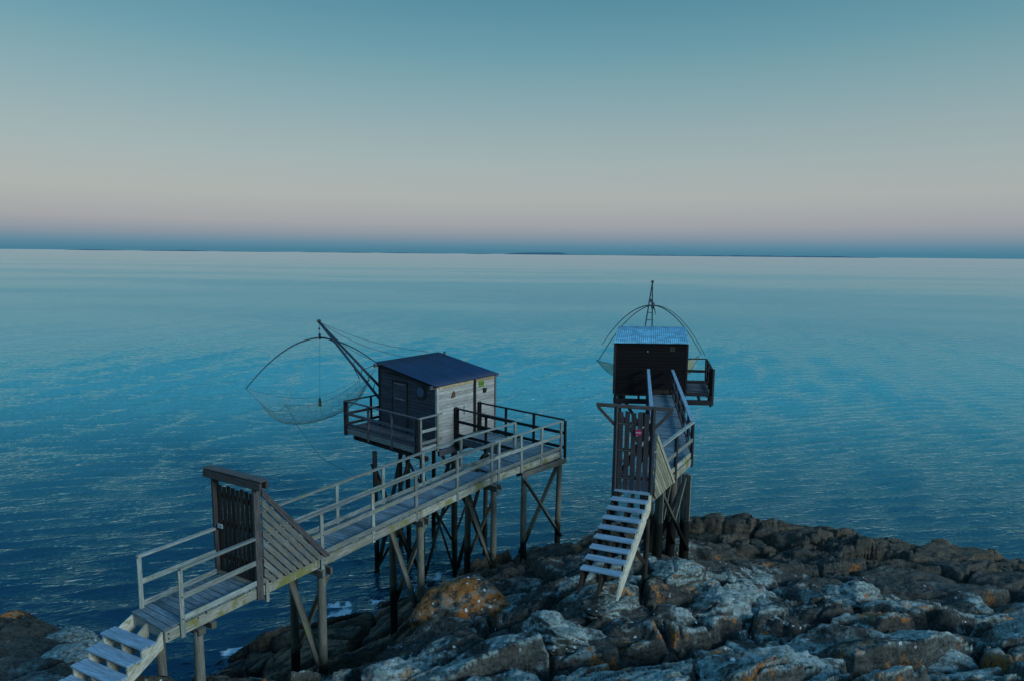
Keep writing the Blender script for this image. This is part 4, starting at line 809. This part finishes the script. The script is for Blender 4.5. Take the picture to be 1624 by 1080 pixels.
tube('stay_line', [H(-0.2, HV+0.1, 7.3), tip.lerp(m2, 0.72)], 0.012, MROPE, mast, 5)

# ================================================================== RIGHT PIER
ZE = 5.92
pier2 = root('pier', (4.5, 19, 0), 'narrow elbowed timber footbridge leading to the dark hut on the right', 'pier')
GL, GR = (2.47, 15.20), (3.29, 14.94); CL, CR = (3.92, 17.95), (4.98, 17.78); HL, HR = (5.45, 26.05), (6.38, 25.92)
deck_boards(GL, GR, CL, CR, ZE, 0.128, pier2, MDECK); deck_boards(CL, CR, HL, HR, ZE, 0.128, pier2, MDECK)
def f2(a, b, mat, **k): fascia(a, b, mat, pier2, z=ZE-0.15, **k)
f2(GR, CR, MFASC); f2(GL, CL, MW); f2(CR, HR, MPLAT, ln=4); f2(CL, HL, MPLAT, ln=4)
def off(a, b, t, d=0.0):
    p = lerp(a, b, t); q = (Vector(b)-Vector(a)).normalized(); return (p[0]+q.y*d, p[1]-q.x*d)
railing([off(GR, CR, 0.0, .03), off(GR, CR, 1.0, .03)], ZE, pier2, [off(GR, CR, 0.55, .03)], rails=(1.0, 0.53), mat=MRAIL, postmat=MDARK, h=0.98)
beam('toe_board', V3(off(GR, CR, 0.45), ZE+0.06), V3(off(GR, CR, 0.98), ZE+0.06), 0.05, 0.12, MFASC, pier2)
railing([CR, HR], ZE, pier2, [off(CR, HR, t, .03) for t in (0.0, 0.17, 0.36, 0.55, 0.74, 0.93)], rails=(1.0, 0.6, 0.2), mat=MPLAT, postmat=MDARK)
railing([off(CL, HL, 0, -.03), off(CL, HL, 1, -.03)], ZE, pier2, [off(CL, HL, t, -.03) for t in (0.0, 0.2, 0.4, 0.6, 0.8, 0.97)], rails=(1.0, 0.6, 0.2), mat=MPLAT, postmat=MDARK)
for a, b_ in ((CR, HR), (CL, HL)): beam('handrail_cap', V3(a, ZE+1.012), V3(b_, ZE+1.012), 0.11, 0.022, MTREAD, pier2)
railing([off(GL, CL, 0.04, -.03), off(GL, CL, 1, -.03)], ZE, pier2, [off(GL, CL, 0.5, -.03)], rails=(1.0, 0.53), mat=MRAIL, postmat=MDARK)
def tr2(pn, pf, zn, zf, mat=MPILE2, r=0.105, zl=None, zt=5.66, bmat=None, cap=True): trestle(pn, pf, zn, zf, pier2, mat, r, zt, bm_=bmat or mat, zlow=zl, cap=cap)
tr2((4.70, 17.05), (3.92, 16.75), 2.4, 2.9, zl=3.6, r=0.125, cap=False); tr2((4.48, 17.65), (3.80, 17.35), 2.4, 2.4, zl=3.5, r=0.12)
for (x, y, z0) in ((3.92, 16.60, 4.52), (4.70, 16.90, 4.45)): beam('cladding_board', (x, y, z0), (x, y, 5.70), 0.028, 0.24, MSCREEN, pier2, up=(0.36, -0.93, 0))
beam('cladding_board', (4.34, 16.78, 4.50), (4.60, 16.88, 5.62), 0.028, 0.15, MSCREEN, pier2, up=(0.36, -0.93, 0)); beam('cladding_board', (4.20, 16.74, 5.58), (4.02, 16.66, 4.55), 0.028, 0.09, MSCREEN, pier2, up=(0.36, -0.93, 0))
tr2((5.35, 20.6), (4.42, 20.8), -0.8, -0.8, MDARKPILE, zl=1.2); tr2((5.85, 23.6), (4.95, 23.8), -1.0, -1.0, MDARKPILE, zl=1.0)

st2 = root('staircase', (2.4, 14, 4.4), 'steep flight of nine plank steps rising from the rocks to the slatted gate', 'stairs')
T0L, T0R, T8L, T8R = Vector((2.44, 15.10)), Vector((3.22, 14.82)), Vector((1.47, 13.22)), Vector((2.27, 12.90))
for k in range(9):
    t = k/8; a, b_ = T0L.lerp(T8L, t), T0R.lerp(T8R, t); z = 5.92-0.13*k; d = (T8L-T0L).normalized()
    for q in (0.0, 1.0): beam('tread', V3(a-d*(0.05+0.112*q), z-0.02), V3(b_-d*(0.05+0.112*q), z-0.02), 0.104, 0.040, MTREAD, st2)
for tt, mt in ((0.03, MGATE), (0.5, MGATE), (0.985, MSTRING)):
    P = []; a0 = T0L.lerp(T0R, tt); a8 = T8L.lerp(T8R, tt); d = (a8-a0)/8; n = 8
    P.append(V3(a0-d*0.6, 5.92-0.05))
    for k in range(0, 9):
        z = 5.92-0.13*k-0.042; P.append(V3(a0+d*(k-0.85), z)) if k else None; P.append(V3(a0+d*(k-0.12), z))
    P.append(V3(a0+d*8.75, 4.42)); P.append(V3(a0+d*8.0, 4.44)); P.append(V3(a0-d*0.4, 5.50))
    prism('stringer', P, 0.045, mt, st2, n=Vector((T0R-T0L).normalized().to_3d()), xdir=V3(d, -0.13))
pile('leg', 3.16, 14.62, 3.5, 5.4, 0.06, MDARKPILE, st2); pile('leg', 2.3, 14.75, 3.4, 5.4, 0.06, MDARKPILE, st2)
pile('leg', 2.55, 14.0, 3.6, 5.15, 0.05, MDARKPILE, st2)
beam('brace', (3.14, 14.56, 4.35), (2.5, 14.2, 5.2), 0.04, 0.09, MGATE, st2)

gate2 = root('gate', (2.9, 15.1, 5.9), 'grey slatted gate with a wide braced crossbar at the top of the steep right stairs', 'gate')
g0, g1 = Vector((2.47, 15.18)), Vector((3.28, 14.95)); gd2 = (g1-g0).normalized(); go2 = Vector((gd2.y, -gd2.x))
for g, a in ((g0, 0), (g1, 1)): beam('gate_post', V3(g, 5.62), V3(g, 7.93), 0.085, 0.085, MGATE2, gate2)
beam('crossbar', V3(g0-gd2*0.48, 7.93)-Vector((0, 0, 0)), V3(g1+gd2*0.46, 7.93), 0.07, 0.085, MGATEF, gate2)
beam('gate_brace', V3(g0-gd2*0.44, 7.88), V3(g0-gd2*0.04, 7.48), 0.045, 0.07, MGATEF, gate2); beam('gate_brace', V3(g1+gd2*0.42, 7.88), V3(g1+gd2*0.04, 7.46), 0.045, 0.07, MGATEF, gate2)
wd = (g1-g0).length
for i in range(5):
    t = 0.11+0.148*i; p = g0+gd2*t+go2*0.012
    put('plank', boxmesh(1.86+0.03*(i % 2), 0.112, 0.024, MGATE2), gate2, frame(V3(p, 5.93), V3(p, 7.79+0.03*(i % 2)), (go2.x, go2.y, 0)))
for z in (6.22, 6.88, 7.52): beam('ledge', V3(g0+gd2*0.05-go2*0.02, z), V3(g1-gd2*0.05-go2*0.02, z), 0.03, 0.08, MGATE2, gate2)
for z in (6.22, 6.88, 7.52): beam('hinge_strap', V3(g0+gd2*0.0+go2*0.034, z), V3(g0+gd2*0.40+go2*0.034, z), 0.008, 0.028, MGATEF, gate2)
beam('diagonal', V3(g0+gd2*0.08-go2*0.045, 6.26), V3(g1-gd2*0.08-go2*0.045, 7.48), 0.03, 0.07, MGATE2, gate2)
sc = g0+gd2*0.52+go2*0.045; sgn = disc('warning_sign', V3(sc, 7.34), (go2.x, go2.y, 0.0), 0.078, 0.012, MRED, gate2, 26)
disc('sign_bar', V3(sc+go2*0.009, 7.42), (go2.x, go2.y, 0), 0.066, 0.006, MWHITE, sgn, 4) if False else put('sign_bar', boxmesh(0.115, 0.008, 0.028, MWHITE), sgn, frame(V3(sc+go2*0.010-gd2*0.0625, 7.34), V3(sc+go2*0.010+gd2*0.0625, 7.34)))
scr2 = root('guard_screen', (3.6, 15.6, 5.9), 'pale green grey plank guard slanting beside the slatted gate above the steep stairs', 'screen')
d2 = (Vector(CR)-Vector(GR)).normalized(); ow2 = Vector((d2.y, -d2.x, 0))
screen(g1+d2*0.04+Vector((ow2.x, ow2.y))*0.07, d2, ow2, 1.55, 1.62, 5.72, 0.104, 0.094, MSCREEN2, scr2)

# ================================================================== RIGHT HUT
F0 = Vector((4.14, 26.32)); FX = Vector((1, -0.06)).normalized(); FY = Vector((0.20, 0.98)).normalized()
def G(a, b, z=None):
    p = F0+FX*a+FY*b
    return (p.x, p.y) if z is None else Vector((p.x, p.y, z))
hut2 = root('fishing_hut', G(1.4, 1.6, 0), 'dark tarred plank fishing hut under a light blue corrugated metal roof', 'hut')
W2, D2_ = 2.86, 3.2; Z2 = 5.90
nf = Vector((FX.y, -FX.x, 0)); nf = nf if nf.y < 0 else -nf; ns = Vector((FY.y, -FY.x, 0)); ns = ns if ns.x > 0 else -ns
def zt2(b): return 7.93+0.085*b
corebox('inner_wall', [G(.04, .04), G(W2-.04, .04), G(W2-.04, D2_-.04), G(.04, D2_-.04)], Z2, [zt2(0)-.02, zt2(0)-.02, zt2(D2_)-.02, zt2(D2_)-.02], MBLACK, hut2)
wallplanks(lambda x, z: G(x, 0, z), nf, W2-0.04, zt2(0), zt2(0), Z2, MHUT2, hut2, pitch=0.135, x0=0.04)
wallplanks(lambda x, z: G(0, x, z), -ns, D2_-0.04, zt2(0), zt2(D2_), Z2, MHUT2, hut2, pitch=0.135, x0=0.04)
wallplanks(lambda x, z: G(W2, x, z), ns, D2_-0.04, zt2(0), zt2(D2_), Z2, MHUT2, hut2, pitch=0.135, x0=0.04)
for a, b_ in ((0, 0), (W2, 0), (0, D2_), (W2, D2_)): beam('corner_post', G(a, b_, Z2-0.02), G(a, b_, zt2(b_)-0.01), 0.09, 0.09, MDARK, hut2, up=(FX.x, FX.y, 0))
ns2 = 4
for i in range(ns2):
    a0 = -0.05+(W2+0.13)*i/ns2; a1 = -0.05+(W2+0.13)*(i+1)/ns2+(0.015 if i < ns2-1 else 0)
    corrugated('roof_sheet', G(a0, -0.14, zt2(-.14)+.03+.004*i), G(a1, -0.14, zt2(-.14)+.03+.004*i), G(a1, D2_+.1, zt2(D2_+.1)+.03+.004*i), G(a0, D2_+.1, zt2(D2_+.1)+.03+.004*i), MROOF2, hut2, 9, amp=0.012)
beam('sill', G(1.36, -0.05, Z2+0.09), G(2.20, -0.05, Z2+0.09), 0.03, 0.16, MGATE, hut2)
p2 = prism('number_plate', [G(2.19, -0.032, 7.64), G(2.37, -0.032, 7.64), G(2.37, -0.032, 7.80), G(2.19, -0.032, 7.80)], 0.01, MPLATE2, hut2, n=nf, xdir=V3(FX, 0))
put('plate_face', boxmesh(0.13, 0.008, 0.10, MBLACK), p2, frame(G(2.22, -0.046, 7.725), G(2.35, -0.046, 7.725)))
disc('lamp', G(1.30, -0.05, 7.62), nf, 0.025, 0.05, MSILV, hut2, 10)
def h2f(a, b, z, w, h, mat=MDARK, name='floor_beam'): beam(name, V3(a, z), V3(b, z), w, h, mat, hut2)
h2f(G(0, .03), G(W2+1.05, .03), Z2-0.33, 0.10, 0.20); h2f(G(0, .02), G(W2, .02), Z2-0.05, 0.08, 0.09, name='sole_plate'); h2f(G(0.03, .1), G(0.03, D2_), Z2-0.33, 0.10, 0.20); h2f(G(.1, D2_), G(W2+1.05, D2_), Z2-0.33, 0.10, 0.20)
for a in (0.06, 0.42, 1.0, 2.3, W2-0.03, W2+0.55, W2+1.0): h2f(G(a, -0.03), G(a, D2_+.02), Z2-0.165, 0.09, 0.12, name='joist')
# side platform
deck_boards(G(W2+0.04, 0.35), G(W2+1.06, 0.35), G(W2+0.04, D2_), G(W2+1.06, D2_), Z2, 0.15, hut2, MPLAT, name='platform_board')
h2f(G(W2+.04, .30), G(W2+1.06, .30), Z2-0.06, 0.05, 0.14, name='platform_beam')
def rl(pts, posts, rails): railing(pts, Z2, hut2, posts, mat=MDARK, rails=rails, drop=0.55)
rl([G(W2+.04, .32), G(W2+1.06, .32)], [G(W2+1.04, .32)], (0.95, 0.50)); rl([G(W2+1.06, .3), G(W2+1.06, D2_)], [G(W2+1.06, b_) for b_ in (1.2, 2.2, D2_)], (0.98, 0.55, 0.15)); rl([G(W2+.04, D2_), G(W2+1.06, D2_)], [], (0.98, 0.45))
beam('corner_post', G(W2+1.07, .30, Z2-0.5), G(W2+1.07, .30, Z2+1.0), 0.13, 0.13, MDARK, hut2)
for a, b_ in ((.12, .2), (W2-.1, .2), (.12, D2_-.1), (W2-.1, D2_-.1), (1.4, 1.6)):
    q = G(a, b_); pile('leg', q[0], q[1], -1.5, Z2-0.42, 0.10, MDARKPILE, hut2)
for (a, b_, c_, d_) in ((.12, .2, W2-.1, .2), (W2-.1, .2, W2-.1, D2_-.1), (.12, .2, .12, D2_-.1), (.12, D2_-.1, W2-.1, D2_-.1)):
    p, q = G(a, b_-.1), G(c_, d_-.1); beam('brace', V3(p, 5.3), V3(q, 1.2), 0.05, 0.14, MDARKPILE, hut2); beam('brace', V3((p[0]+.05, p[1]+.12), 1.2), V3((q[0]+.05, q[1]+.12), 5.3), 0.05, 0.14, MDARKPILE, hut2)

mast2 = root('hoisting_mast', (6.1, 30, 6), 'slender ladder like mast rising behind the light blue corrugated roof', 'mast')
tp = Vector((6.70, 31.8, 10.16)); q1, q2 = Vector((5.72, 29.7, 6.0)), Vector((6.38, 29.7, 6.0))
tube('mast_leg', [q1, tp], 0.040, MMETAL, mast2, 8, 0.028); tube('mast_leg', [q2, tp], 0.040, MMETAL, mast2, 8, 0.028)
for t in (0.50, 0.58, 0.66, 0.73, 0.79, 0.85, 0.91): tube('rung', [q1.lerp(tp, t), q2.lerp(tp, t)], 0.018, MMETAL, mast2, 6)
disc('pulley', tp, (0.3, -1, 0), 0.07, 0.05, MBLACK, mast2, 12); disc('winch_block', q1.lerp(q2, .5).lerp(tp, 0.79), (0.3, -1, 0), 0.085, 0.08, MBLACK, mast2, 12)
net2 = root('lift_net', (6.8, 32, 7), 'gathered yellowish lift net hung from bent rods behind the dark tarred hut', 'fishing net')
hub2 = (6.80, 32.0, 9.02); N1_ = (4.71, 34.24, 6.8); N2_ = (3.89, 29.18, 6.8); N3_ = (8.77, 30.34, 6.9); N4_ = (10.01, 33.95, 6.3)
for e_ in (N1_, N2_, N3_, N4_): tube('rod', hoop(hub2, e_, n=16), 0.028 if e_ != N4_ else 0.018, MMETAL, net2, 8, 0.015)
tube('hub', [(6.8, 32, 8.85), (6.8, 32, 9.14)], 0.08, MBLACK, net2); tube('hub_tail', [(6.85, 32, 8.9), (6.98, 32, 8.55)], 0.03, MBLACK, net2, 6, 0.01)
tube('hoist_line', [tp, (6.8, 32, 9.1)], 0.010, MROPE, net2, 5)
bag2, l2 = netbag('net_bag', [(3.95, 30.6, 6.55), (4.9, 29.9, 6.2), (8.2, 30.0, 6.25), (8.75, 30.6, 6.75)], 0.25, 0.45, MNET2, net2, 14)
for l in l2: tube('edge_rope', l, 0.010, MROPE, net2, 5)
tube('corner_line', [N2_, (4.0, 30.6, 6.55)], 0.008, MROPE, net2, 5); tube('corner_line', [N3_, (8.6, 30.6, 6.72)], 0.008, MROPE, net2, 5)

# ------------------------------------------------------------------ tufts of grass in the cracks of the rocks
MGRASS = plain('grass_green', (0.07, 0.13, 0.02), 0.8, 0, 0.3)
for i, (x, y, r_, n) in enumerate(((3.9, 11.35, .16, 90), (3.86, 10.55, .10, 45), (4.3, 9.85, .14, 70), (5.5, 9.4, .10, 50), (-0.12, 10.6, .10, 45))):
    bm = bmesh.new(); z0 = 0
    for k in range(n):
        a, q = random.random()*6.28, r_*math.sqrt(random.random()); px, py = x+q*math.cos(a)*1.8, y+q*math.sin(a)
        h = float(terrain(np.array([px]), np.array([py]))[0]); zz = h-0.01; l = random.uniform(.03, .085); t = random.random()*6.28; w_ = 0.006
        d = Vector((math.cos(t), math.sin(t), 0)); b0 = Vector((px-x, py-y, zz))
        v = [bm.verts.new(b0+d*w_), bm.verts.new(b0-d*w_), bm.verts.new(b0+Vector((random.uniform(-.03, .03), random.uniform(-.03, .03), l)))]; bm.faces.new(v)
    me = bpy.data.meshes.new('grass'); bm.to_mesh(me); bm.free(); me.materials.append(MGRASS)
    o = put('grass_tuft', me, None, Matrix.Translation((x, y, 0))); tag(o, ['bright green tuft growing on top of the rocks right of the gully', 'small green tuft in front of the brightest tuft', 'green tuft at the bottom edge right of centre', 'small tuft on the bottom edge slab at right', 'faint green tuft at the bottom edge below the pale boulder'][i], 'grass', 'tufts of grass on the rocks')
